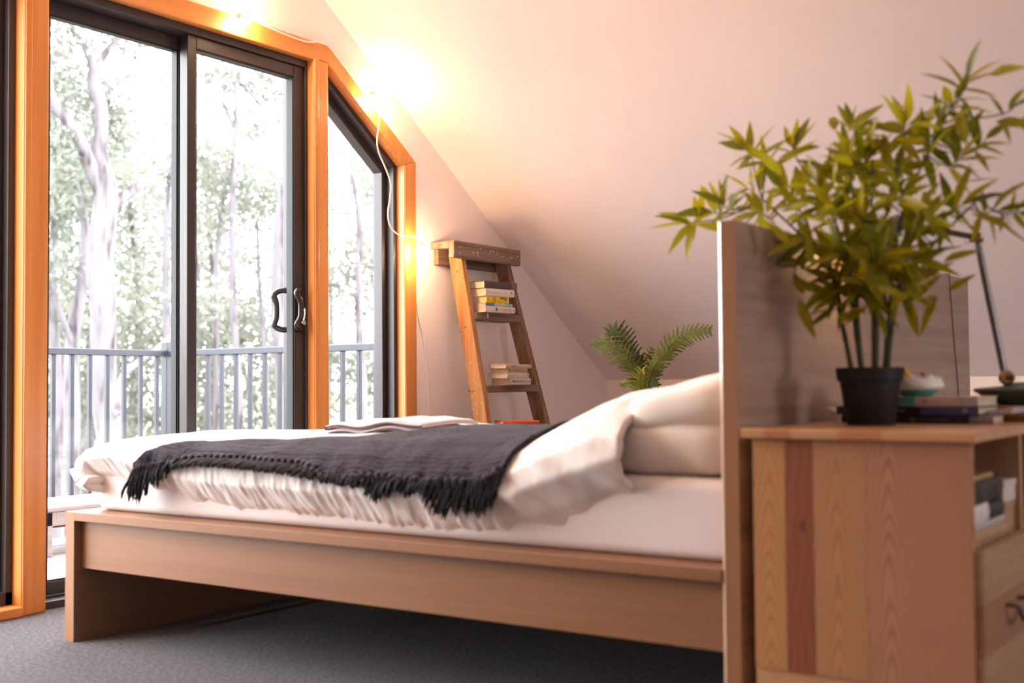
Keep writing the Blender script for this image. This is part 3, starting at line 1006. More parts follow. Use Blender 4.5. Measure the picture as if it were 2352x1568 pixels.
def duvet_pt(a, s):
    """a in 0..1 foot -> head, s in 0..1 near hem -> far hem"""
    # across: near hem rises round the edge, then runs over the bed
    PY = [0.088, 0.055, 0.020, 0.030, 0.075, 0.150, 0.270, 0.450, 0.900, 1.400, 1.640, 1.735, 1.755]
    PD = [1.00, 0.86, 0.62, 0.42, 0.255, 0.125, 0.045, 0.0, 0.0, 0.0, 0.10, 0.45, 0.9]
    PS = [0.0, 0.05, 0.11, 0.17, 0.24, 0.31, 0.39, 0.48, 0.64, 0.80, 0.90, 0.96, 1.0]
    y = float(np.interp(s, PS, PY))
    dn = float(np.interp(s, PS, PD))
    # along
    AX = [0.085, 0.052, 0.028, 0.032, 0.062, 0.15, 0.32]
    AD = [0.130, 0.120, 0.085, 0.045, 0.014, 0.003, 0.0]
    AS = [0.0, 0.015, 0.035, 0.060, 0.090, 0.135, 0.20]
    if a < 0.20:
        x = float(np.interp(a, AS, AX))
        df = float(np.interp(a, AS, AD))
    else:
        x = lerp(0.32, DX1, (a - 0.20) / 0.80)
        df = 0.0
    # the head edge swings back to the foot on the far side
    head = sst(0.75, 1.0, a)
    x -= head * 0.05 * sst(0.35, 0.6, s)
    x += head * 0.02 * (1 - sst(0.0, 0.3, s))
    T = float(np.interp(x, TX, TZ))
    T += sst(0.4, 0.9, y) * (0.028 * math.exp(-((x - 0.60) / 0.16) ** 2) - 0.020) - 0.035 * sst(1.0, 1.6, y)
    T += 0.010 * noise.noise(Vector((x * 2.6 + 1.7, y * 2.2, 0.3))) * sst(0.12, 0.4, y)
    hem = float(np.interp(x, HX, HZ))
    sq_ = sst(0.55, 0.15, x)
    dz_n = lerp(dn, dn ** 1.7, sq_) * (T - hem)
    dz = (dz_n ** 6 + df ** 6) ** (1 / 6)
    z = T - dz
    side = sst(0.30, 0.12, s)
    # gathers near the hem, long folds towards the pillows
    g = noise.noise(Vector((x * 17 + s * 6, s * 6.0, 2.0))) * 0.010 + noise.noise(Vector((x * 52 + s * 10, s * 9.0, 7.0))) * 0.0065 + noise.noise(Vector((x * 95, s * 22.0, 3.0))) * 0.0035
    y -= side * g * (1 - 0.85 * sst(1.42, 1.65, x)) * sst(0.05, 0.22, x)
    z += 0.006 * noise.noise(Vector((x * 9, y * 9, 9))) * sst(0.6, 0.2, s)
    q = (x - 1.75) * 0.75 + (z - 0.7) * 1.3
    w = sst(1.38, 1.65, x) * sst(0.55, 0.25, s)
    r_ = (x - 1.75) * 1.3 - (z - 0.7) * 0.75
    fo = noise.noise(Vector((q * 9, r_ * 1.4, 1.5))) + 0.35 * noise.noise(Vector((q * 22, r_ * 2.5, 4.5)))
    y += w * 0.030 * fo
    z += w * 0.009 * fo
    return Vector((x, y, z))


def grid_mesh(fn, na, ns):
    V = [fn(i / na, j / ns) for i in range(na + 1) for j in range(ns + 1)]
    F = []
    for i in range(na):
        for j in range(ns):
            k = i * (ns + 1) + j
            F.append((k, k + ns + 1, k + ns + 2, k + 1))
    b = MB()
    b.v, b.f, b.mi = [tuple(v) for v in V], F, [0] * len(F)
    return b


dv = grid_mesh(duvet_pt, 400, 120).build('duvet', MAT['duvet'], smooth=True, angle=180)
md = dv.modifiers.new('thick', 'SOLIDIFY')
md.thickness = 0.022
md.offset = -1
tag(dv, 'rumpled white duvet turned down near the pillows', 'duvet')


def duvet_at(x, s):
    """point and normal of the duvet where it has the given x"""
    lo, hi = 0.0, 1.0
    lo = 0.05
    for _ in range(22):
        m_ = (lo + hi) / 2
        if duvet_pt(m_, s).x < x: lo = m_
        else: hi = m_
    a = (lo + hi) / 2
    p = duvet_pt(a, s)
    e = 0.004
    da = duvet_pt(min(1, a + e), s) - duvet_pt(a - e, s)
    ds = duvet_pt(a, min(1, s + e)) - duvet_pt(a, max(0, s - e))
    n = da.cross(ds)
    n.normalize()
    if n.z < -0.2 or (abs(n.z) < 0.2 and n.y > 0): n = -n
    return p, n


# ---- throw with tassels
TX0, TX1 = 0.300, 1.575


_NZ = ([0.25, 0.30, 0.40, 0.57, 0.69, 0.93, 1.08, 1.22, 1.36, 1.52, 1.60], [0.50, 0.508, 0.530, 0.545, 0.546, 0.540, 0.520, 0.526, 0.522, 0.526, 0.565])
_nc = {}


def throw_near(x):
    """arc position of the near edge of the throw: where the duvet side has the wanted height"""
    k = round(x, 3)
    if k not in _nc:
        zt_ = float(np.interp(x, *_NZ))
        lo, hi = 0.04, 0.40
        for _ in range(14):
            m_ = (lo + hi) / 2
            if duvet_at(x, m_)[0].z < zt_: lo = m_
            else: hi = m_
        _nc[k] = (lo + hi) / 2
    return _nc[k]


def throw_far(x):
    return float(np.interp(x, [0.25, 0.40, 0.6, 0.95, 1.1, 1.2, 1.30, 1.60], [0.255, 0.28, 0.305, 0.345, 0.40, 0.55, 0.62, 0.62]))


def throw_pt(a, t):
    x = lerp(TX0 + 0.17 * t, TX1, a)
    s = lerp(throw_near(x), throw_far(x), t)
    x2 = x + 0.03 * (1 - t) * (a - 0.5) * 0.3 - 0.02 * math.sin(t * 3) * (1 - a)
    p, n = duvet_at(x2, s)
    wr = 0.004 * abs(noise.noise(Vector((x * 5, s * 40, 5)))) + 0.003 * abs(noise.noise(Vector((x * 16, s * 14, 8))))
    return p + n * (0.007 + wr)


tm = grid_mesh(throw_pt, 150, 44)
th = thing('throw_blanket', 'charcoal knitted throw with a tasselled edge lying across the white duvet', 'blanket', (0.9, 0.3, 0.61))
to = tm.build('blanket_cloth', MAT['knit'], th, smooth=True, angle=180)
md = to.modifiers.new('thick', 'SOLIDIFY')
md.thickness = 0.006
md.offset = 1
# twisted hem cord along the near edge
cordp = []
for i in range(261):
    x = lerp(TX0, TX1, i / 260)
    p, n = duvet_at(x, throw_near(x) - 0.004)
    cordp.append(p + n * (0.012 + 0.003 * math.sin(i * 1.3)) + Vector((0, 0, 0.0025 * math.cos(i * 1.3))))
MB().tube(cordp, [0.0085 + 0.0025 * math.sin(i * 1.3) for i in range(261)], 6).build('twisted_hem', MAT['tassel'], th, smooth=True, angle=180)
NT = 138
for i in range(NT):
    x = lerp(TX0 + 0.002, TX1 - 0.002, i / (NT - 1)) + rnd(-.003, .003)
    s0 = throw_near(x)
    base = float(np.interp(x, [0.30, 0.37, 0.385, 0.43, 0.45, 0.6, 1.1, 1.19, 1.21, 1.25, 1.27, 1.30, 1.32, 1.335, 1.38, 1.40, 1.58],
                           [0.085, 0.100, 0.060, 0.060, 0.022, 0.020, 0.026, 0.034, 0.066, 0.068, 0.034, 0.036, 0.062, 0.034, 0.040, 0.080, 0.086]))
    ln = base * rnd(0.8, 1.12)
    b = MB()
    drift = (rnd(-.02, .012) - 0.012) * (ln / 0.08)
    p0, n0 = duvet_at(x, s0)
    for k in range(6):
        pts = []
        dl = rnd(0.85, 1.08)
        dx = rnd(-.006, .006)
        ph = rnd(0, 6)
        y_ = p0.y - 0.010 - (k % 3) * 0.004
        for q in range(6):
            t = q / 5
            yy = lerp(y_, min(y_, 0.006 - (k % 3) * 0.004), min(1, t * 1.3))
            pts.append(Vector((x + dx * (1 + t) + drift * t + 0.003 * math.sin(t * 5 + ph), yy - 0.003 * math.sin(t * 4 + k), p0.z + 0.006 - ln * dl * t)))
        b.tube(pts, [0.0030, 0.0038, 0.0036, 0.0033, 0.0030, 0.0012], 4)
    b.build('tassel', MAT['tassel'], th, smooth=True, angle=180)
# tassels lying along the foot end of the throw
for i in range(14):
    t = i / 13
    b = MB()
    for k in range(4):
        pts = []
        for q in range(5):
            u = q / 4
            x = TX0 + 0.01 + 0.17 * t - u * 0.022 * rnd(.8, 1.1)
            s = lerp(throw_near(TX0), throw_far(TX0), t) - u * 0.06 - 0.004 * k
            p, n = duvet_at(x, max(0.05, s))
            pts.append(p + n * (0.009 + 0.003 * (k % 2)))
        b.tube(pts, [0.003, 0.0034, 0.003, 0.0028, 0.0012], 4)
    b.build('tassel', MAT['tassel'], th, smooth=True, angle=180)

# ---- folded lilac cloth with dark piping
fc = thing('folded_cloth', 'folded pale lilac cloth with dark piping lying on the bed', 'cloth', (0.97, 0.5, 0.63))


def cloth_layer(z0, grow):
    def fn(a, t):
        x = lerp(0.72 - grow, 1.02 + grow * 0.6, a)
        y = lerp(0.36, 0.62, t) + 0.05 * a
        s = 0.40 + (y - 0.27) * 0.30
        p, n = duvet_at(x, min(0.75, s))
        z = p.z + z0 + 0.012 * math.sin(math.pi * a) * (0.5 + 0.5 * math.cos(a * 9)) + 0.004 * noise.noise(Vector((x * 14, y * 14, z0 * 90)))
        e = min(a, 1 - a, t, 1 - t)
        return Vector((x, p.y * 0 + y, z - 0.006 * (1 - sst(0, 0.06, e))))
    return fn


for z0, g in ((0.014, 0.0), (0.029, 0.012)):
    cb = grid_mesh(cloth_layer(z0, g), 40, 16)
    co = cb.build('cloth_fold', MAT['lilac'], fc, smooth=True, angle=180)
    md = co.modifiers.new('thick', 'SOLIDIFY')
    md.thickness = 0.009
    md.offset = -1
    f_ = cloth_layer(z0 - 0.005, g)
    MB().tube([f_(i / 40, 0) + Vector((0, -0.002, 0)) for i in range(41)], 0.0028, 6).build('piping', MAT['piping'], fc, smooth=True)
f_ = cloth_layer(0.016, 0.0)
MB().tube([f_(0, 0.0) + Vector((-0.012, 0, 0.004)), f_(0, 0.1) + Vector((-0.008, 0, 0.006)), f_(0, 0.5) + Vector((-0.006, 0, 0.006)), f_(0, 1.0)], 0.007, 8).build('rolled_corner', MAT['piping'], fc, smooth=True)


# ---- pillows
def pillow(name, label, c, hx, hy, hz, tilt, group=None, sag=0.0):
    b = MB()
    nu, nv = 44, 22
    V = []
    for i in range(nv + 1):
        ph = math.pi * i / nv - math.pi / 2
        for j in range(nu):
            th_ = 2 * math.pi * j / nu
            cx, sx = math.cos(th_), math.sin(th_)
            e = 0.42
            k = (abs(cx) ** (2 / e) + abs(sx) ** (2 / e)) ** (-e / 2)
            r = max(0, math.cos(ph)) ** 0.40 if abs(math.cos(ph)) > 1e-6 else 0
            x, y = hx * k * cx * r, hy * k * sx * r
            edge = (1 - r ** 3.0)
            z = hz * (1 if ph > 0 else -0.9) * (abs(math.sin(ph)) ** 0.6) * (1 - 0.12 * r ** 6)
            rr = math.hypot(x / hx, y / hy)
            z += 0.008 * noise.noise(Vector((x * 9 + c[0] * 9, y * 9, z * 7))) + 0.006 * rr * noise.noise(Vector((x * 18, y * 18 + c[2] * 30, 3)))
            V.append(Vector((x, y, z)))
    R = Matrix.Rotation(tilt, 3, 'Y')
    V = [R @ v + Vector(c) for v in V]
    F = [(i * nu + j, i * nu + (j + 1) % nu, (i + 1) * nu + (j + 1) % nu, (i + 1) * nu + j) for i in range(nv) for j in range(nu)]
    b.add(V, F)
    o = b.build(name, MAT['pillow'], smooth=True, angle=180)
    return tag(o, label, 'pillow', group)


pillow('pillow', 'cream pillow lying flat on the sheet at the near side of the bed', (1.925, 0.460, 0.608), 0.175, 0.362, 0.082, -0.03)
pillow('pillow', 'plump white pillow stacked on top of the near cream pillow', (1.950, 0.465, 0.688), 0.156, 0.368, 0.066, -0.24)
pillow('pillow', 'cream pillow lying flat on the sheet at the far side of the bed', (1.925, 1.26, 0.606), 0.175, 0.355, 0.075, -0.04)
pillow('pillow', 'plump white pillow stacked on the far cream pillow', (1.950, 1.25, 0.684), 0.156, 0.355, 0.068, -0.22)

# ================================================================== LADDER WITH BOOKS
ld = thing('step_ladder', 'weathered wooden step ladder leaning in the corner and used as a bookshelf', 'ladder', (-0.2, 2.68, 0))
b = MB().box(-0.362, -0.330, 2.325, 2.889, 1.350, 1.432)
bm_o = b.build('cap_beam', MAT['ladder_g'], ld, bev=0.005)
MB().box(-0.468, -0.358, 2.324, 2.885, 1.396, 1.430).build('cap_board', MAT['ladder_g'], ld, bev=0.004)
MB().box(-0.467, -0.440, 2.345, 2.865, 1.322, 1.396).build('back_rail', MAT['ladder_g'], ld, bev=0.003)


def xs(z): return -0.104 - 0.1877 * z      # front edge of the stiles


b = MB().hexa([(xs(0) - 0.078, 2.420, 0), (xs(0), 2.420, 0), (xs(0), 2.458, 0), (xs(0) - 0.078, 2.458, 0)],
              [(xs(1.38) - 0.076, 2.420, 1.38), (xs(1.38), 2.420, 1.38), (xs(1.38), 2.458, 1.38), (xs(1.38) - 0.076, 2.458, 1.38)])
ls = b.build('stile', MAT['ladder_o'], ld, bev=0.004)
y_r = lambda z: 2.803 + (1.34 - z) * 0.155
b = MB().hexa([(xs(0) - 0.078, y_r(0), 0), (xs(0), y_r(0), 0), (xs(0), y_r(0) + 0.038, 0), (xs(0) - 0.078, y_r(0) + 0.038, 0)],
              [(xs(1.38) - 0.076, y_r(1.38), 1.38), (xs(1.38), y_r(1.38), 1.38), (xs(1.38), y_r(1.38) + 0.038, 1.38), (xs(1.38) - 0.076, y_r(1.38) + 0.038, 1.38)])
b.build('stile', MAT['ladder_s'], ld, bev=0.004)
treads = (1.094, 0.742, 0.388)
for zt in treads:
    yr_ = y_r(zt) + 0.004
    MB().box(xs(zt) - 0.105, xs(zt) + 0.012, 2.458, yr_, zt - 0.036, zt).build('tread', MAT['ladder_g'], ld, bev=0.005)
for (dx, z) in ((-0.018, 1.29), (-0.022, 1.02), (-0.055, 1.0), (-0.03, 0.715), (-0.055, 0.715), (-0.042, 0.71)):
    MB().lathe((xs(z) + dx - 0.02, 2.4205, z), [(0.0, 0.0), (0.0038, 0.0), (0.0030, 0.0012), (0.0, 0.0014)], 10, (0, -1, 0)).build('nail_head', MAT['nail'], ld)
b = MB()
rf = random.Random(3)
for _ in range(26):
    z = rf.uniform(0.5, 1.33)
    y = y_r(z) + rf.uniform(0.004, 0.034)
    w_ = rf.uniform(0.0008, 0.0026)
    x = xs(z) + 0.0006
    b.add([(x, y - w_, z - w_ * 1.6), (x, y + w_, z - w_), (x, y + w_ * .6, z + w_ * 2), (x, y - w_, z + w_)], [(0, 1, 2, 3)])
for _ in range(24):
    y, z = rf.uniform(2.36, 2.87), rf.uniform(1.365, 1.428)
    w_ = rf.uniform(0.0012, 0.0034)
    b.add([(-0.3294, y - w_ * 1.8, z - w_), (-0.3294, y + w_ * 1.5, z - w_ * .8), (-0.3294, y + w_, z + w_), (-0.3294, y - w_, z + w_ * .7)], [(0, 1, 2, 3)])
for _ in range(22):
    z = rf.uniform(0.5, 1.33)
    x = xs(z) + rf.uniform(-0.07, -0.004)
    w_ = rf.uniform(0.0008, 0.0022)
    b.add([(x - w_, 2.4194, z - w_ * 2), (x + w_, 2.4194, z - w_), (x + w_, 2.4194, z + w_ * 2), (x - w_, 2.4194, z + w_)], [(0, 1, 2, 3)])
zt = treads[0]
b.add([(xs(zt) + 0.0127, 2.545, zt - 0.026), (xs(zt) + 0.0127, 2.556, zt - 0.024), (xs(zt) + 0.0127, 2.556, zt - 0.004), (xs(zt) + 0.0127, 2.546, zt - 0.002)], [(0, 1, 2, 3)])
b.build('paint_flecks', MAT['paint_fleck'], ld, kind='stuff')


def book(label, corner, ln, dp, tk, rz, col, group, page=None, bands=(), marks=(), text=None, name='book', tcol=(0.05, 0.04, 0.05), tilt=0.0):
    """lying book: spine runs along local +y at x=0, pages towards -x; corner = spine's near bottom corner"""
    t = bpy.data.objects.new(name, None)
    COL.objects.link(t)
    t.location = corner
    t.rotation_euler = (0, tilt, rz)
    tag(t, label, 'book', group)
    c = 0.0022
    b = MB()
    b.box(-dp, -0.003, 0, ln, 0, c).box(-dp, -0.003, 0, ln, tk - c, tk)
    prof = [(-0.004, 0)] + [(0.0 - 0.0022 * (abs(2 * i / 6 - 1) ** 2), tk * i / 6) for i in range(7)] + [(-0.004, tk)]
    V = [(x, 0, z) for x, z in prof] + [(x, ln, z) for x, z in prof]
    n = len(prof)
    b.add(V, [tuple(range(n)), tuple(range(2 * n - 1, n - 1, -1))] + [(i, n + i, n + (i + 1) % n, (i + 1) % n) for i in range(n)])
    b.build('cover', cmat(col), t, local=True)
    MB().box(-dp + 0.003, -0.004, 0.003, ln - 0.003, c, tk - c).build('pages', page or MAT['page'], t, local=True)
    for (u0, u1, bc) in bands:
        MB().box(-0.002, 0.0008, ln * u0, ln * u1, tk * 0.03, tk * 0.97).build('spine_band', cmat(bc), t, local=True)
    for (u0, u1, v0, v1, bc) in marks:
        MB().box(0.0, 0.0012, ln * u0, ln * u1, tk * v0, tk * v1).build('spine_print', cmat(bc), t, local=True)
    if text:
        tx, u, hgt = text
        cu = bpy.data.curves.new('spine_lettering', 'FONT')
        cu.body = tx
        cu.size = hgt
        cu.extrude = 0.0002
        cu.align_y = 'CENTER'
        cu.materials.append(cmat(tcol))
        tmp = bpy.data.objects.new('tmp_lettering', cu)
        o = bpy.data.objects.new('spine_lettering', bpy.data.meshes.new_from_object(tmp))
        bpy.data.objects.remove(tmp)
        COL.objects.link(o)
        o.parent = t
        o.location = (0.0014, ln * u, tk * 0.5)
        o.rotation_euler = (math.pi / 2, 0, math.pi / 2)
    return t


G1, G2, G3 = 'paperbacks on the upper ladder tread', 'paperbacks on the middle ladder tread', 'red books on the lower ladder tread'
cream, dk_ = (0.64, 0.54, 0.47), (0.12, 0.07, 0.06)
z = treads[0] + 0.0005
xb = -0.264
k_ = (-0.12)
book('white paperback with brown oval on its spine, bottom of the upper ladder stack', (xb, 2.488, z), 0.215, 0.105, 0.030, k_, (0.66, 0.55, 0.48), G1,
     marks=[(0.52, 0.86, .40, .62, (0.62, 0.33, 0.26)), (0.34, 0.40, .25, .8, (0.24, 0.09, 0.04)), (0.93, .955, .3, .6, (0.4, 0.2, 0.14))])
book('thin pale teal paperback in the upper ladder stack', (xb - .003, 2.490, z + .0303), 0.193, 0.105, 0.015, k_ - .02, (0.42, 0.44, 0.41), G1, bands=[(0.02, 0.32, (0.10, 0.19, 0.20)), (0.76, 0.92, (0.22, 0.40, 0.40))])
book('yellow paperback in the middle of the upper ladder stack', (xb - .004, 2.502, z + .0456), 0.160, 0.112, 0.033, k_ + .0, (0.78, 0.47, 0.02), G1,
     marks=[(0.06, 0.10, .45, .62, (0.35, 0.14, 0.01)), (0.28, 0.30, .1, .9, (0.55, 0.28, 0.02)), (0.36, 0.39, .1, .85, (0.42, 0.2, 0.02)), (0.62, .76, .62, .9, (0.25, 0.12, 0.02)), (0.79, .83, .5, .88, (0.2, 0.1, 0.02)), (0.86, .9, .45, .85, (0.3, 0.15, 0.02)), (0.955, 1.0, .02, .98, (0.72, 0.55, 0.30))])
book('plain white paperback with small dark spine emblem near the top of the upper ladder stack', (xb - .002, 2.492, z + .0789), 0.205, 0.110, 0.036, k_ - .02, (0.67, 0.57, 0.51), G1,
     marks=[(0.08, 0.11, .42, .68, (0.5, 0.42, 0.4)), (0.16, .24, .45, .62, (0.52, 0.42, 0.40)), (0.36, .62, .42, .52, (0.55, 0.45, 0.42)), (0.87, .91, .45, .65, (0.2, 0.1, 0.1))])
book('dark brown book lying on top of the upper ladder stack', (xb - .006, 2.490, z + .1152), 0.235, 0.118, 0.036, k_ - .01, (0.085, 0.045, 0.045), G1, bands=[(0.82, 0.97, (0.17, 0.095, 0.08))])
z = treads[1] + 0.0005
xb = -0.182
book('cream paperback with dark spine lettering, bottom of the middle ladder stack', (xb, 2.585, z), 0.176, 0.120, 0.032, 0.03, (0.64, 0.53, 0.50), G2,
     marks=[(0.06, 0.10, .42, .64, dk_), (0.11, .15, .42, .64, dk_), (0.16, .175, .42, .64, dk_), (0.23, .31, .42, .62, dk_), (0.38, .47, .43, .6, (0.3, 0.2, 0.2)), (0.48, .56, .45, .58, (0.35, 0.25, 0.25)), (0.57, .62, .42, .62, (0.3, 0.2, 0.2)), (0.65, .88, .46, .56, (0.45, 0.36, 0.35)), (0.91, .94, .38, .64, (0.35, 0.06, 0.05))])
book('plain white paperback, second from the bottom of the middle ladder stack', (xb - .004, 2.555, z + .0323), 0.195, 0.118, 0.026, 0.03, (0.67, 0.57, 0.50), G2, marks=[(0.87, .94, .45, .62, (0.42, 0.34, 0.32)), (0.13, .30, .42, .54, (0.57, 0.48, 0.44))])
book('buff paperback with a line of small print on the spine in the middle ladder stack', (xb - .005, 2.563, z + .0586), 0.172, 0.105, 0.021, 0.02, (0.55, 0.36, 0.22), G2,
     marks=[(0.02, .06, .5, .75, (0.25, 0.12, 0.06)), (0.08, .12, .35, .75, (0.36, 0.16, 0.08)), (0.19, .50, .42, .64, (0.38, 0.22, 0.11)), (0.56, .80, .45, .65, (0.30, 0.2, 0.09)), (0.84, .93, .45, .6, (0.32, 0.24, 0.12))])
book('thin cream paperback lying on top of the middle ladder stack', (xb - .002, 2.540, z + .0799), 0.232, 0.098, 0.020, 0.03, (0.66, 0.50, 0.37), G2,
     marks=[(0.04, 0.065, .4, .75, (0.66, 0.33, 0.30)), (0.08, .13, .4, .55, (0.5, 0.4, 0.3)), (0.22, .34, .35, .55, (0.2, 0.1, 0.06)), (0.38, .66, .42, .52, (0.52, 0.40, 0.29))])
z = treads[2] + 0.0005
xb = -0.118
book('thick brown hardback at the bottom of the lower ladder stack', (xb, 2.50, z), 0.21, 0.12, 0.075, 0.0, (0.20, 0.08, 0.05), G3)
book('thick grey hardback under the red books on the lower ladder tread', (xb - .004, 2.50, z + .0753), 0.205, 0.12, 0.068, 0.0, (0.2, 0.16, 0.15), G3)
book('red paperback with a pale dot on its spine on the lower ladder tread', (xb - .002, 2.505, z + .1436), 0.205, 0.118, 0.022, -0.06, (0.62, 0.055, 0.015), G3, marks=[(0.93, .96, .3, .7, (0.7, 0.6, 0.5)), (0.04, .4, .35, .6, (0.62, 0.12, 0.07))])
book('orange red paperback resting askew on top of the lower ladder stack', (xb - .035, 2.470, z + .166), 0.19, 0.115, 0.016, -0.55, (0.68, 0.10, 0.03), G3)

# ================================================================== STRING LIGHT
sl = thing('string_light', 'white cable string light with small glowing globe bulbs along the timber frame', 'string light', (-0.43, 1.9, 1.9))
seg1 = [(-0.44, 1.03, 2.62), (-0.45, 1.02, 2.40), (-0.45, 1.03, 2.264), (-0.445, 1.035, 2.228), (-0.44, 1.055, 2.210), (-0.425, 1.068, 2.200)]
seg2 = [(-0.425, 1.108, 2.196), (-0.44, 1.142, 2.214), (-0.440, 1.242, 2.205), (-0.440, 1.441, 2.196), (-0.440, 1.546, 2.217), (-0.441, 1.60, 2.206), (-0.443, 1.71, 2.150), (-0.442, 1.809, 2.080), (-0.436, 1.842, 2.045), (-0.42, 1.850, 2.036)]
seg3 = [(-0.41, 1.862, 1.992), (-0.40, 1.872, 1.950), (-0.40, 1.874, 1.924), (-0.40, 1.859, 1.843), (-0.40, 1.870, 1.786), (-0.40, 1.914, 1.724), (-0.40, 1.950, 1.660), (-0.40, 1.946, 1.590), (-0.40, 1.931, 1.519), (-0.40, 1.948, 1.462), (-0.40, 2.003, 1.431), (-0.395, 2.088, 1.430), (-0.385, 2.120, 1.424), (-0.378, 2.128, 1.412), (-0.376, 2.130, 1.398)]
seg4 = [(-0.385, 2.145, 1.342), (-0.43, 2.196, 1.318), (-0.462, 2.222, 1.245), (-0.464, 2.213, 1.142), (-0.464, 2.228, 1.05), (-0.464, 2.260, 0.969), (-0.464, 2.276, 0.856), (-0.464, 2.291, 0.711), (-0.464, 2.297, 0.576), (-0.464, 2.30, 0.30), (-0.45, 2.30, 0.02), (-0.40, 2.27, 0.006)]
seg0 = [(-0.41, -1.80, 1.40), (-0.40, -1.62, 1.46), (-0.40, -1.50, 1.70), (-0.41, -1.48, 2.00), (-0.44, -1.20, 2.21), (-0.43, -0.72, 2.21), (-0.44, -0.34, 2.34), (-0.44, -0.12, 2.86), (-0.44, 0.10, 2.72), (-0.44, 0.30, 2.50), (-0.44, 0.50, 2.70), (-0.44, 0.64, 2.80), (-0.45, 0.85, 2.62), (-0.44, 1.03, 2.62)]  # unseen run of cable carrying the added bulbs
for sg in (seg0, seg1, seg2, seg3, seg4):
    MB().tube(spline(sg, 8), 0.0038, 8).build('cable', MAT['cord'], sl, smooth=True)
bulbs = [((-0.412, 1.089, 2.197), (0, -1, 0.15)), ((-0.408, 1.859, 2.014), (-.1, -0.5, 0.9)), ((-0.375, 2.130, 1.361), (-.05, 0.1, 1)),
         ((-0.43, 0.28, 2.49), (0, 1, .1)), ((-0.43, 0.62, 2.80), (0, 1, .1)), ((-0.43, -0.10, 2.86), (0, 1, .1)), ((-0.43, -0.32, 2.34), (0, 1, .1)),  # from this row on: unseen bulbs added to warm and brighten the ceiling
         ((-0.412, -0.74, 2.197), (0, 1, 0.15)), ((-0.408, -1.479, 2.014), (-.1, .5, .9)), ((-0.43, 0.85, 2.63), (0, 1, .1)), ((-0.43, 0.12, 2.70), (0, 1, .1)), ((-0.43, -1.02, 2.25), (0, 1, .1)), ((-0.408, -1.62, 1.46), (0, 1, .1)), ((-0.43, -0.55, 2.28), (0, 1, .1)), ((-0.408, -1.80, 1.366), (-.05, .2, 1))]
for c, d in bulbs:
    d = Vector(d).normalized()
    c = Vector(c)
    MB().lathe(c + d * 0.019, [(0.0, -0.002), (0.011, -0.002), (0.0125, 0.004), (0.0125, 0.022), (0.008, 0.028), (0.0, 0.029)], 14, d).build('socket', MAT['cord'], sl, smooth=True)
    MB().ball(c, 0.0235, 18, 12).build('bulb', MAT['bulb'], sl, smooth=True, angle=180)

# ================================================================== FERN
random.seed(5)
fn_c = Vector((0.660, 2.37, 0.0))
fr = thing('potted_fern', 'small green fern in a tall pot behind the bed', 'fern', fn_c)
MB().lathe(fn_c, [(0.0, 0.0), (0.085, 0.0), (0.10, 0.30), (0.115, 0.655), (0.12, 0.66), (0.12, 0.685), (0.108, 0.685), (0.104, 0.66), (0.0, 0.655)], 28).build('pot', MAT['pot'], fr, smooth=True)
MB().lathe(fn_c + Vector((0, 0, 0.655)), [(0.0, 0.012), (0.06, 0.010), (0.102, 0.004)], 20).build('soil', MAT['soil'], fr, smooth=True)


def frond(P, w, n=20, flip=1):
    """arching frond: midrib with toothed leaflets"""
    S = spline(P, 8)
    Ls = [0]
    for a, c in zip(S, S[1:]): Ls.append(Ls[-1] + (c - a).length)
    tot = Ls[-1]

    def at(t):
        d = t * tot
        for i in range(len(S) - 1):
            if Ls[i + 1] >= d: break
        u = (d - Ls[i]) / max(1e-6, Ls[i + 1] - Ls[i])
        return S[i].lerp(S[i + 1], u), (S[i + 1] - S[i]).normalized()
    b = MB().tube(S, [lerp(0.0024, 0.0008, i / (len(S) - 1)) for i in range(len(S))], 5)
    for i in range(n):
        t = 0.20 + 0.80 * i / n
        p, d = at(t)
        ln = w * (math.sin(math.pi * (0.12 + 0.86 * (t - 0.1))) ** 0.8) * rnd(.88, 1.1)
        toward_cam = Vector((0.55, -0.8, 0.2)).normalized()
        sd = d.cross(toward_cam).normalized()
        nrm = sd.cross(d).normalized()
        for sg in (1, -1):
            a = (sd * sg * 0.86 + d * 0.5 + nrm * rnd(-.25, .05)).normalized()
            q = a.cross(nrm).normalized()
            hw = tot * 0.80 / n * 0.56
            V = []
            m = 5
            for k in range(m + 1):
                u = k / m
                c = p + a * ln * u - nrm * 0.12 * ln * u * u + Vector((0, 0, -0.10 * ln * u * u))
                ww = hw * (1 - u) ** 0.7 * (1.0 if k % 2 == 0 else 0.62) + 0.0004
                V += [c - q * ww, c + q * ww]
            F = [(2 * k, 2 * k + 2, 2 * k + 3, 2 * k + 1) for k in range(m)]
            b.add(V, F)
    return b.build('frond', MAT['frond'], fr)


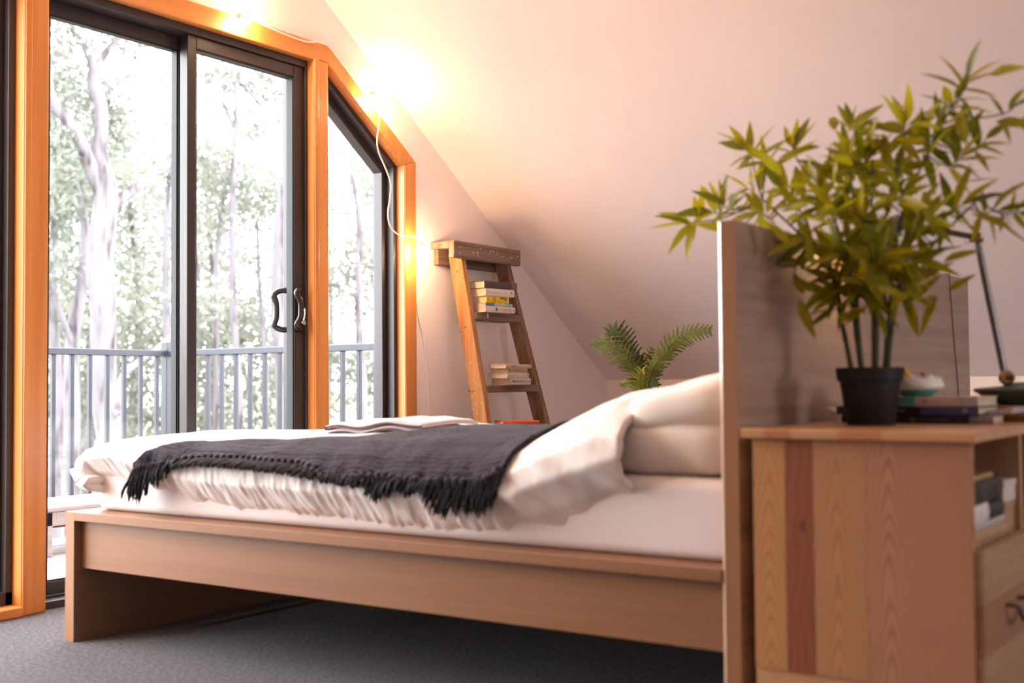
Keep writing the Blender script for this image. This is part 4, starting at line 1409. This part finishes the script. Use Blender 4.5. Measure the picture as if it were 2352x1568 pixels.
Yf = 2.37
o_ = Vector((0, 0.02, 0))
for P, w, n in (([(0.655, 2.37, 0.66), (0.65, 2.36, 0.801), (0.587, 2.36, 0.895), (0.535, 2.35, 0.985), (0.478, 2.35, 0.968)], 0.078, 17),
                ([(0.652, 2.36, 0.66), (0.639, 2.32, 0.801), (0.587, 2.30, 0.876), (0.512, 2.30, 0.922), (0.436, 2.30, 0.916)], 0.070, 17),
                ([(0.668, 2.37, 0.66), (0.723, 2.36, 0.818), (0.807, 2.36, 0.918), (0.898, 2.36, 0.957), (0.985, 2.37, 0.963)], 0.062, 19),
                ([(0.664, 2.38, 0.66), (0.681, 2.38, 0.8), (0.676, 2.38, 0.856), (0.70, 2.38, 0.902)], 0.034, 12),
                ([(0.652, 2.35, 0.66), (0.628, 2.34, 0.736), (0.585, 2.33, 0.748), (0.566, 2.33, 0.73)], 0.030, 10),
                ([(0.672, 2.36, 0.66), (0.691, 2.34, 0.740), (0.722, 2.33, 0.75), (0.757, 2.33, 0.731)], 0.030, 10),
                ([(0.668, 2.35, 0.66), (0.713, 2.33, 0.79), (0.755, 2.33, 0.845), (0.79, 2.34, 0.875), (0.815, 2.35, 0.885)], 0.055, 13),
                ([(0.658, 2.38, 0.66), (0.648, 2.39, 0.77), (0.625, 2.40, 0.84), (0.60, 2.40, 0.86)], 0.055, 12),
                ([(0.662, 2.34, 0.66), (0.668, 2.31, 0.75), (0.69, 2.29, 0.80), (0.71, 2.28, 0.80)], 0.042, 10)):
    frond([Vector(p) for p in P], w, n)

# ================================================================== PINE CABINET BEHIND THE HEADBOARD
CX0, CX1, CY0, CY1, CZ = 2.186, 2.588, -0.020, 0.800, 0.639
cb = thing('pine_cabinet', 'solid pine cabinet with open shelf and drawer behind the headboard', 'cabinet', (2.39, 0.39, 0))
staves = [(2.186, 2.250, pine('pine_stave_honey', (0.50, 0.245, 0.09), (0.40, 0.165, 0.05), -0.172, 0.012, 0.36, 760, amp=0.006)),
          (2.250, 2.305, pine('pine_stave_heartwood', (0.27, 0.075, 0.026), (0.21, 0.052, 0.02), -0.30, 0.10, 0.01, 500, (2.283 - 2.39, 0.478, 0.008))),
          (2.305, 2.405, pine('pine_stave_pale', (0.47, 0.225, 0.098), (0.36, 0.15, 0.058), -0.04, 0.010, 0.26, 760, amp=0.006)),
          (2.405, 2.588, pine('pine_stave_cathedral', (0.45, 0.225, 0.122), (0.32, 0.135, 0.062), 0.055, 0.013, 0.30, 820, amp=0.006))]
for x0, x1, m in staves:
    MB().box(x0 + 0.0002, x1 - 0.0002, CY0, CY0 + 0.018, 0.205, CZ).build('side_stave', m, cb, bev=0.0006)
MB().box(CX0, CX1, CY0 + 0.004, CY0 + 0.022, 0.0, 0.205).build('plinth_board', MAT['cabtop'], cb, bev=0.001)
MB().box(CX0, CX1, CY1 - 0.018, CY1, 0.0, CZ).build('side_panel', MAT['cab'], cb, bev=0.001)
MB().box(CX0 + 0.01, CX0 + 0.022, CY0 + 0.018, CY1 - 0.018, 0.02, CZ).build('back_panel', MAT['cab'], cb)
MB().box(CX0 + 0.022, CX1, 0.356, 0.376, 0.02, CZ).build('divider', MAT['cab'], cb, bev=0.001)
MB().box(CX0 + 0.022, CX1 - 0.012, CY0 + 0.018, 0.356, 0.438, 0.454).build('shelf', MAT['cab'], cb, bev=0.001)
MB().box(CX0 + 0.022, CX1 - 0.004, 0.376, CY1 - 0.018, 0.438, 0.454).build('shelf', MAT['cab'], cb, bev=0.001)
tops = [(CX0 - 0.016, 2.235, 0), (2.235, 2.300, 0), (2.300, 2.352, 1), (2.352, 2.420, 0), (2.420, CX1 + 0.010, 0)]
for x0, x1, k in ((2.168, 2.215, 0), (2.215, 2.268, 1), (2.268, 2.36, 0), (2.36, 2.438, 1), (2.438, 2.598, 0)):
    b = MB().prism([(CY0 - 0.016, CZ + 0.002), (CY0 - 0.011, CZ), (CY0 + 0.03, CZ), (CY0 + 0.03, CZ + 0.018), (CY0 - 0.011, CZ + 0.018), (CY0 - 0.016, CZ + 0.015)], 'X', x0, x1)
    b.build('top_edge_stave', MAT['cabtop_d' if k else 'cabtop'], cb)
MB().box(2.168, 2.598, CY0 + 0.03, CY1 + 0.012, CZ, CZ + 0.018).build('top_panel', MAT['cabtop'], cb, bev=0.002)
MB().lathe((CX0 + 0.0225, 0.20, 0.60), [(0.0, 0.0), (0.016, 0.0), (0.016, 0.002), (0.0, 0.002)], 16, (1, 0, 0)).build('cable_hole', MAT['seal'], cb)
for (ya, yb) in ((CY0 + 0.006, 0.366), (0.368, CY1 - 0.004)):
    for (z0, z1, k) in ((0.360, 0.452, 'drw1'), (0.268, 0.3598, 'drw2'), (0.120, 0.2678, 'drw1')):
        MB().box(CX1 - 0.004, CX1 + 0.016, ya, yb, z0, z1).build('drawer_stave', MAT[k], cb, bev=0.0012)
    yc = 0.19 if ya < 0.2 else 0.58
    b = MB().tube(spline([(CX1 + 0.014, yc - 0.045, 0.338), (CX1 + 0.036, yc - 0.045, 0.336), (CX1 + 0.040, yc - 0.036, 0.318), (CX1 + 0.040, yc, 0.306), (CX1 + 0.040, yc + 0.036, 0.318), (CX1 + 0.036, yc + 0.045, 0.336), (CX1 + 0.014, yc + 0.045, 0.338)], 6), 0.0045, 8)
    b.build('handle', MAT['lampsteel'], cb, smooth=True)
MB().box(CX0 + 0.03, CX1 - 0.004, CY0 + 0.02, CY0 + 0.032, 0.13, 0.43).build('drawer_side', MAT['drw1'], cb)

# things on the open shelf
GS = 'books and boxes on the open cabinet shelf'
zs = 0.4545
book('tan paperback at the bottom of the stack on the cabinet shelf', (2.575, 0.020, zs), 0.245, 0.16, 0.021, -0.02, (0.46, 0.28, 0.15), GS)
book('grey white booklet second from the bottom on the cabinet shelf', (2.578, 0.030, zs + .0213), 0.235, 0.16, 0.014, 0.0, (0.46, 0.42, 0.39), GS)
book('thick white book with yellow cover edge on the cabinet shelf', (2.580, 0.008, zs + .0356), 0.125, 0.15, 0.034, 0.0, (0.72, 0.64, 0.60), GS, bands=[(0.0, 0.12, (0.6, 0.32, 0.03))])
book('plain dark book beside the thick white one on the cabinet shelf', (2.579, 0.137, zs + .0356), 0.115, 0.15, 0.030, 0.0, (0.014, 0.010, 0.010), GS, page=cmat((0.20, 0.15, 0.12), 0.8, 'dark_pages'))
t_ = book('black box with grey capital letters on the cabinet shelf', (2.580, 0.004, zs + .0698), 0.236, 0.16, 0.042, 0.0, (0.010, 0.008, 0.009), GS, page=cmat((0.012, 0.01, 0.01), 0.5, 'black_card'),
          text=('ND', 0.24, 0.036), tcol=(0.12, 0.11, 0.11), marks=[(0.78, .86, .35, .6, (0.14, 0.012, 0.01))], name='box')
t_['category'] = 'box'
book('thin tan notebook lying on the black box in the cabinet', (2.578, 0.004, zs + .1122), 0.175, 0.15, 0.009, 0.0, (0.46, 0.27, 0.12), GS)
tb = thing('brown_box', 'plain brown box under the white carton next to the divider', 'box', (2.50, 0.32, zs), GS)
MB().box(2.44, 2.576, 0.272, 0.352, zs, zs + 0.055).build('carton', cmat((0.42, 0.25, 0.14), 0.7, 'brown_card'), tb, bev=0.002)
MB().box(2.438, 2.578, 0.270, 0.353, zs + 0.042, zs + 0.057).build('lid', cmat((0.45, 0.27, 0.15), 0.7, 'brown_card_lid'), tb, bev=0.002)
wb = thing('white_box', 'small white carton on the brown box next to the cabinet divider', 'box', (2.53, 0.30, zs + 0.0575), GS)
MB().box(2.46, 2.580, 0.250, 0.350, zs + 0.0575, zs + 0.097).build('carton', cmat((0.66, 0.56, 0.54), 0.7, 'white_card'), wb, bev=0.002)
MB().box(2.458, 2.582, 0.248, 0.352, zs + 0.088, zs + 0.0985).build('lid', cmat((0.68, 0.58, 0.56), 0.7, 'white_card_lid'), wb, bev=0.002)

# ================================================================== ON TOP OF THE CABINET
TZ0 = CZ + 0.0183
GT = 'books stacked on the cabinet top'
R90 = -math.pi / 2


def topbook(label, x0, y, z, ln, dp, tk, col, **kw):
    # spine faces -y: local +y runs along +x
    t = book(label, (x0, y, z), ln, dp, tk, R90, col, GT, **kw)
    return t


book('black paperback at the bottom of the stack on the cabinet top', (2.222, 0.375, TZ0), 0.262, 0.17, 0.0175, R90, (0.012, 0.009, 0.010), GT, marks=[(.56, .60, .2, .8, (0.10, 0.04, 0.03)), (.63, .86, .3, .6, (0.05, 0.035, 0.025))])
for o in ():
    pass
book('dark navy paperback in the middle of the stack on the cabinet top', (2.212, 0.372, TZ0 + .0178), 0.295, 0.18, 0.0175, R90, (0.012, 0.010, 0.014), GT, bands=[(0.61, 0.995, (0.05, 0.06, 0.19)), (0.0, 0.10, (0.03, 0.035, 0.09))], marks=[(.40, .50, .35, .6, (0.15, 0.12, 0.11)), (.90, .93, .3, .8, (0.25, 0.22, 0.22))])
book('teal and cream book on top of the stack on the cabinet top', (2.245, 0.370, TZ0 + .0356), 0.262, 0.175, 0.0200, R90, (0.64, 0.48, 0.41), GT, bands=[(0.0, 0.52, (0.09, 0.30, 0.27)), (0.87, 1.0, (0.44, 0.42, 0.41))], marks=[(.58, .62, .3, .7, (0.36, 0.28, 0.26))])
book('small grey booklet poking out beside the book stack on the cabinet top', (2.485, 0.385, TZ0), 0.048, 0.10, 0.0165, R90, (0.30, 0.25, 0.25), GT)
b = MB()
PX = [2.205 + 0.02, 2.225 + 0.02]
MB().hexa([(2.512, 0.44, TZ0 + .0180), (2.556, 0.44, TZ0 + .0205), (2.556, 0.56, TZ0 + .0205), (2.512, 0.56, TZ0 + .0180)],
          [(2.512, 0.44, TZ0 + .0250), (2.560, 0.44, TZ0 + .0330), (2.560, 0.56, TZ0 + .0330), (2.512, 0.56, TZ0 + .0250)]).build('notepad', cmat((0.55, 0.47, 0.46), 0.7, 'white_paper'))
tag(bpy.data.objects['notepad'], 'white notepad slipped under the lamp beside the navy book', 'notepad')
nb = MB().add([(2.190, 0.375, TZ0 + .0300), (2.213, 0.372, TZ0 + .0180), (2.213, 0.46, TZ0 + .0180), (2.190, 0.46, TZ0 + .0300),
               (2.190, 0.375, TZ0 + .0325), (2.214, 0.372, TZ0 + .0200), (2.214, 0.46, TZ0 + .0200), (2.190, 0.46, TZ0 + .0325)],
              [(0, 1, 2, 3), (7, 6, 5, 4), (0, 4, 5, 1), (1, 5, 6, 2), (2, 6, 7, 3), (3, 7, 4, 0)]).build('paper_slip', cmat((0.62, 0.52, 0.45), 0.8, 'paper'))
tag(nb, 'curled white paper slip sticking out at the left end of the book stack', 'paper')

# ceramic dish with a yellow and a red object
zt = TZ0 + .0360 + .0203
dc = Vector((2.367, 0.43, zt))
ds = thing('ceramic_dish', 'small white ceramic dish with teal foot on the book stack', 'dish', dc)
MB().lathe(dc, [(0.0, 0.0), (0.030, 0.0), (0.034, 0.003), (0.046, 0.010), (0.048, 0.014)], 28).build('foot', MAT['teal'], ds, smooth=True)
b = MB()
n = 28
for j, (r, h) in enumerate([(0.046, 0.013), (0.055, 0.018), (0.057, 0.024), (0.053, 0.034), (0.050, 0.040), (0.045, 0.038), (0.042, 0.030), (0.0, 0.026)]):
    for k in range(n):
        a = 2 * math.pi * k / n
        hh = h + (0.004 * math.sin(k * 2.3) + 0.003 * math.sin(k * 5.1) if 3 <= j <= 5 else 0)
        b.v.append((dc.x + r * math.cos(a), dc.y + r * math.sin(a), dc.z + hh))
for j in range(7):
    for k in range(n):
        b.f.append((j * n + k, j * n + (k + 1) % n, (j + 1) * n + (k + 1) % n, (j + 1) * n + k))
        b.mi.append(0)
b.build('bowl', MAT['ceramic'], ds, smooth=True)
yo = MB().tube(spline([(2.364, 0.42, zt + 0.026), (2.356, 0.42, zt + 0.036), (2.349, 0.42, zt + 0.050), (2.346, 0.42, zt + 0.064)], 6), [0.007, 0.0075, 0.008, 0.0082, 0.0085, 0.0085, 0.0085, 0.008, 0.0078, 0.0075, 0.007, 0.0068, 0.0065, 0.006, 0.0055, 0.005, 0.004, 0.003, 0.001], 10).build('yellow_stick', MAT['yellow'], smooth=True)
tag(yo, 'curved yellow stick standing in the ceramic dish', 'ornament')
ro = MB().ball((2.381, 0.43, zt + 0.0475), 0.0050, 12, 8).tube([(2.381, 0.43, zt + 0.026), (2.381, 0.43, zt + 0.046)], 0.0012, 6).build('red_pin', MAT['red'], smooth=True)
tag(ro, 'tiny red headed pin standing in the ceramic dish', 'pin')

# bamboo-like plant
PC = Vector((2.325, 0.255, TZ0))
pl = thing('potted_bamboo', 'leafy bamboo plant with yellow green leaves in a black pot on the pine cabinet', 'plant', PC)
MB().lathe(PC, [(0.0, 0.0), (0.046, 0.0), (0.048, 0.002), (0.060, 0.088), (0.0655, 0.090), (0.0685, 0.116), (0.066, 0.117), (0.063, 0.110), (0.058, 0.092), (0.0, 0.092)], 36).build('pot', MAT['pot'], pl, smooth=True)
MB().lathe(PC + Vector((0, 0, 0.098)), [(0.0, 0.006), (0.035, 0.004), (0.0605, 0.0)], 20).build('soil', MAT['soil'], pl, smooth=True)

random.seed(21)
# leaf clusters: (x, y, z, heading-x, heading-z, number of leaves, leaf length)
CL = [(1.935, 0.25, 1.103, -1, -.1, 7, .086), (1.990, 0.26, 1.120, -.8, .3, 6, .085), (2.020, 0.24, 1.128, -.5, .8, 6, .075), (2.075, 0.25, 1.243, -.6, .6, 8, .085), (2.055, .30, 1.17, -1, .2, 5, .075),
      (2.110, 0.24, 1.215, -.5, .5, 6, .08), (2.185, 0.22, 1.225, -.2, 1, 8, .085), (2.150, 0.28, 1.150, -.7, .5, 7, .085), (2.110, 0.22, 1.105, -.8, .1, 6, .075),
      (2.300, 0.26, 1.262, -.1, 1, 8, .07), (2.275, 0.32, 1.215, -.2, .9, 7, .08), (2.405, 0.25, 1.250, .2, 1, 9, .095), (2.440, 0.30, 1.225, .6, .7, 7, .09),
      (2.525, 0.24, 1.318, .5, .9, 7, .085), (2.503, 0.25, 1.290, .4, .8, 6, .075), (2.475, .26, 1.255, .3, .8, 4, .06), (2.600, 0.26, 1.262, .7, .6, 6, .065), (2.545, 0.27, 1.205, .6, .6, 6, .06), (2.505, 0.25, 1.175, .6, .5, 7, .085),
      (2.500, 0.26, 1.085, .7, .3, 7, .085), (2.560, 0.28, 1.075, .9, .1, 7, .06), (2.605, 0.28, 1.070, 1, .1, 6, .05), (2.455, 0.22, 1.060, .6, .2, 6, .075),
      (2.335, 0.22, 1.180, .1, .9, 8, .09), (2.370, 0.30, 1.150, .2, .8, 8, .09), (2.240, 0.25, 1.130, -.4, .7, 8, .09), (2.280, 0.20, 1.085, -.3, .6, 8, .09),
      (2.340, 0.18, 1.060, .1, .5, 8, .09), (2.410, 0.20, 1.110, .4, .6, 8, .09), (2.430, 0.28, 1.045, .5, .3, 7, .085), (2.225, 0.20, 1.035, -.6, .2, 7, .085),
      (2.260, 0.28, 1.010, -.5, .1, 6, .08), (2.300, 0.17, 1.000, -.2, .2, 7, .085), (2.365, 0.17, 0.985, .3, .2, 8, .085), (2.420, 0.20, 0.985, .6, .0, 7, .09),
      (2.270, 0.22, 0.955, -.4, .0, 6, .08), (2.335, 0.19, 0.935, .1, .1, 6, .08), (2.400, 0.22, 0.930, .6, -.4, 5, .075), (2.275, 0.22, 0.895, -.5, -.1, 5, .06), (2.315, 0.2, 0.885, .0, .0, 6, .07), (2.355, 0.22, 0.890, .3, -.1, 5, .065)]
stems = []
bases = [(-0.032, -0.01, 2.10, .25, 1.14), (-0.020, 0.012, 2.235, .22, 1.16), (-0.008, -0.016, 2.28, .26, 1.24), (0.006, 0.010, 2.34, .25, 1.20), (0.016, -0.010, 2.405, .25, 1.23), (0.028, 0.004, 2.50, .25, 1.29), (0.036, -0.004, 2.54, .27, 1.10)]
for i, (dx, dy, tx, ty, tz) in enumerate(bases):
    p0 = PC + Vector((dx, dy, 0.095))
    p3 = Vector((tx, ty, tz))
    p1 = p0 + Vector((dx * 0.6 - 0.004, dy * .3, 0.13))
    p2 = p0.lerp(p3, 0.55) + Vector((-(tx - PC.x) * 0.22, 0, 0.03))
    S = spline([p0, p1, p2, p3], 10)
    stems.append(S)
    rr = [lerp(0.0058, 0.0018, (k / (len(S) - 1))) * (1.18 if k % 7 == 0 else 1) for k in range(len(S))]
    MB().tube(S, rr, 8).build('stem', MAT['stem'], pl, smooth=True, angle=180)


def leafmesh(bend, fold):
    b = MB()
    prof = [(0.0, 0.014), (0.12, 0.08), (0.32, 0.130), (0.58, 0.112), (0.82, 0.055), (1.0, 0.003)]
    for u, w in prof:
        z = -bend * u * u
        b.v += [(u, -w, z + fold * w), (u, 0, z), (u, w, z + fold * w)]
    for i in range(5):
        k = i * 3
        b.f += [(k, k + 3, k + 4, k + 1), (k + 1, k + 4, k + 5, k + 2)]
        b.mi += [0, 0]
    return b


variants = []
for bd, fo in ((0.10, 0.35), (0.22, 0.25), (0.02, 0.5)):
    o = leafmesh(bd, fo).build('leaf', MAT['leaf'], smooth=True, angle=180)
    variants.append(o.data)
    bpy.data.objects.remove(o)
twig = MB()
nleaf = 0
for (x, y, z, hx, hz, nl, ll) in CL:
    c = Vector((x, y, z))
    best = min((p for S in stems for p in S[8:]), key=lambda p: (p - c).length + 0.35 * max(0, p.z - c.z))
    mid = best.lerp(c, 0.5) + Vector((0, 0, -0.012))
    hd = Vector((hx, rnd(-.25, .25), hz)).normalized()
    tip = c + hd * 0.02
    twig.tube(spline([best, mid, c, tip], 5), [lerp(0.0022, 0.0010, k / 15) for k in range(16)], 5)
    for k in range(nl):
        if nleaf >= 292: break
        nleaf += 1
        ang = (k / nl - 0.5) * 3.6 + rnd(-.25, .25)
        # leaves fan in the plane of the heading, with some depth
        side = Vector((-hd.z, 0, hd.x))
        d = (hd * math.cos(ang) + side * math.sin(ang)) + Vector((rnd(-.2, .2), rnd(-.65, .65), rnd(-.25, .1)))
        d.normalize()
        up = Vector((rnd(-.5, .5), rnd(-1, -.1), rnd(.2, 1))).normalized()
        yv = up.cross(d).normalized()
        zv = d.cross(yv)
        Rm = Matrix((d, yv, zv)).transposed().to_4x4()
        s_ = ll * rnd(0.75, 1.12)
        root = c + hd * lerp(-0.020, 0.018, 1 - abs(ang) / 1.9) - pl.location
        o = bpy.data.objects.new('leaf', variants[nleaf % 3])
        COL.objects.link(o)
        o.parent = pl
        o.matrix_local = Matrix.Translation(root) @ Rm @ Matrix.Diagonal((s_, s_ * rnd(.8, 1.1), s_, 1))
twig.build('twigs', MAT['stem'], pl, smooth=True, angle=180, kind='stuff')
# the dense inner leaves, past the 300 built one by one
b = MB()
rp = random.Random(11)
for i in range(340):
    S = rp.choice(stems)
    p = S[rp.randint(9, len(S) - 1)] + Vector((rp.gauss(0, .045), rp.gauss(0, .05), rp.gauss(0, .03)))
    if p.z < 0.90: continue
    d = Vector((rp.gauss((p.x - PC.x) * 3, .7), rp.gauss(-.1, .7), rp.gauss(.15, .6))).normalized()
    up = Vector((rp.uniform(-.5, .5), rp.uniform(-1, -.1), rp.uniform(.2, 1))).normalized()
    yv = up.cross(d).normalized()
    zv = d.cross(yv)
    s_ = rp.uniform(.06, .095)
    b.add([p + (d * v[0] + yv * v[1] + zv * v[2]) * s_ for v in leafmesh(.12, .35).v], leafmesh(.12, .35).f)
b.build('foliage', MAT['leaf'], pl, smooth=True, angle=180, kind='stuff')

# ---- desk lamp on a wooden box
wbx = thing('wooden_box', 'flat ochre wooden box under the green lamp base on the cabinet top', 'box', (2.55, 0.64, TZ0))
MB().box(2.482, 2.592, 0.56, 0.74, TZ0 + 0.010, TZ0 + 0.034).build('box_body', MAT['ochre'], wbx, bev=0.002)
MB().box(2.490, 2.586, 0.57, 0.73, TZ0, TZ0 + 0.010).build('box_foot', MAT['cabtop_d'], wbx)
lz = TZ0 + 0.0342
lm = thing('desk_lamp', 'old jointed steel desk lamp with green enamel base beside the bamboo plant', 'lamp', (2.535, 0.64, lz))
lc = Vector((2.535, 0.64, lz))
MB().lathe(lc, [(0.0, 0.0), (0.050, 0.0), (0.056, 0.004), (0.098, 0.030), (0.100, 0.034), (0.096, 0.037), (0.040, 0.042), (0.014, 0.050), (0.0, 0.050)], 40).build('base', MAT['lampgreen'], lm, smooth=True)
J0 = Vector((2.504, 0.63, 0.752))
J1 = Vector((2.452, 0.62, 1.066))
MB().tube([lc + Vector((-0.028, -0.008, 0.040)), J0], 0.006, 10).build('base_stem', MAT['lampsteel'], lm, smooth=True)
MB().lathe(J0 + Vector((0, 0.012, 0)), [(0.0, 0.0), (0.0155, 0.0), (0.017, 0.004), (0.017, 0.022), (0.012, 0.027), (0.0, 0.027)], 18, (0.25, -1, 0)).build('lower_joint', MAT['brass'], lm, smooth=True)
MB().tube([J0 + Vector((0.006, -.012, 0)), J0 + Vector((0.022, -.014, 0.0))], 0.006, 8).build('wing_nut', MAT['lampsteel'], lm, smooth=True)
MB().tube([J0, J1], 0.0078, 12).build('lower_arm', MAT['lampsteel'], lm, smooth=True)
MB().lathe(J1 + Vector((0, 0.012, 0)), [(0.0, 0.0), (0.010, 0.0), (0.012, 0.004), (0.012, 0.022), (0.008, 0.026), (0.0, 0.026)], 16, (0.2, -1, 0)).tube([J1 + Vector((0.004, -.006, .014)), J1 + Vector((.002, -.006, .026))], 0.006, 8).tube([J1 + Vector((-.014, -.006, -.006)), J1 + Vector((.016, -.006, -.008))], 0.005, 8).build('upper_joint', MAT['brass'], lm, smooth=True)
J2 = Vector((2.290, 0.585, 1.110))
MB().tube([J1, J2], [0.0072, 0.0062], 12).build('upper_arm', MAT['lampsteel'], lm, smooth=True)
hd = Vector((-0.75, -0.15, -0.65)).normalized()
MB().lathe(J2, [(0.0, -0.012), (0.016, -0.012), (0.020, 0.0), (0.022, 0.030), (0.050, 0.075), (0.058, 0.110), (0.0565, 0.110), (0.048, 0.076), (0.018, 0.034), (0.0, 0.030)], 30, hd).build('lamp_shade', MAT['lampsteel'], lm, smooth=True)
MB().ball(J2 + hd * 0.072, 0.020, 14, 10).build('lamp_bulb', emit('warm_lamp_bulb', (1.0, 0.60, 0.24), 40.0), lm, smooth=True, angle=180)

# cord hanging over the back of the headboard
cd = MB().tube(spline([(L - TH / 2, 1.535, 1.0675), (L + 0.0015, 1.540, 1.0660), (L + 0.0022, 1.545, 1.055), (L + 0.0022, 1.580, 0.88), (L + 0.0022, 1.621, 0.70), (L + 0.0022, 1.63, 0.45), (L + 0.004, 1.60, 0.10), (L + 0.02, 1.58, 0.003)], 8), 0.0016, 6).build('lamp_cord', MAT['grey_cord'], smooth=True)
tag(cd, 'thin grey flex hanging down the back of the headboard', 'cord')
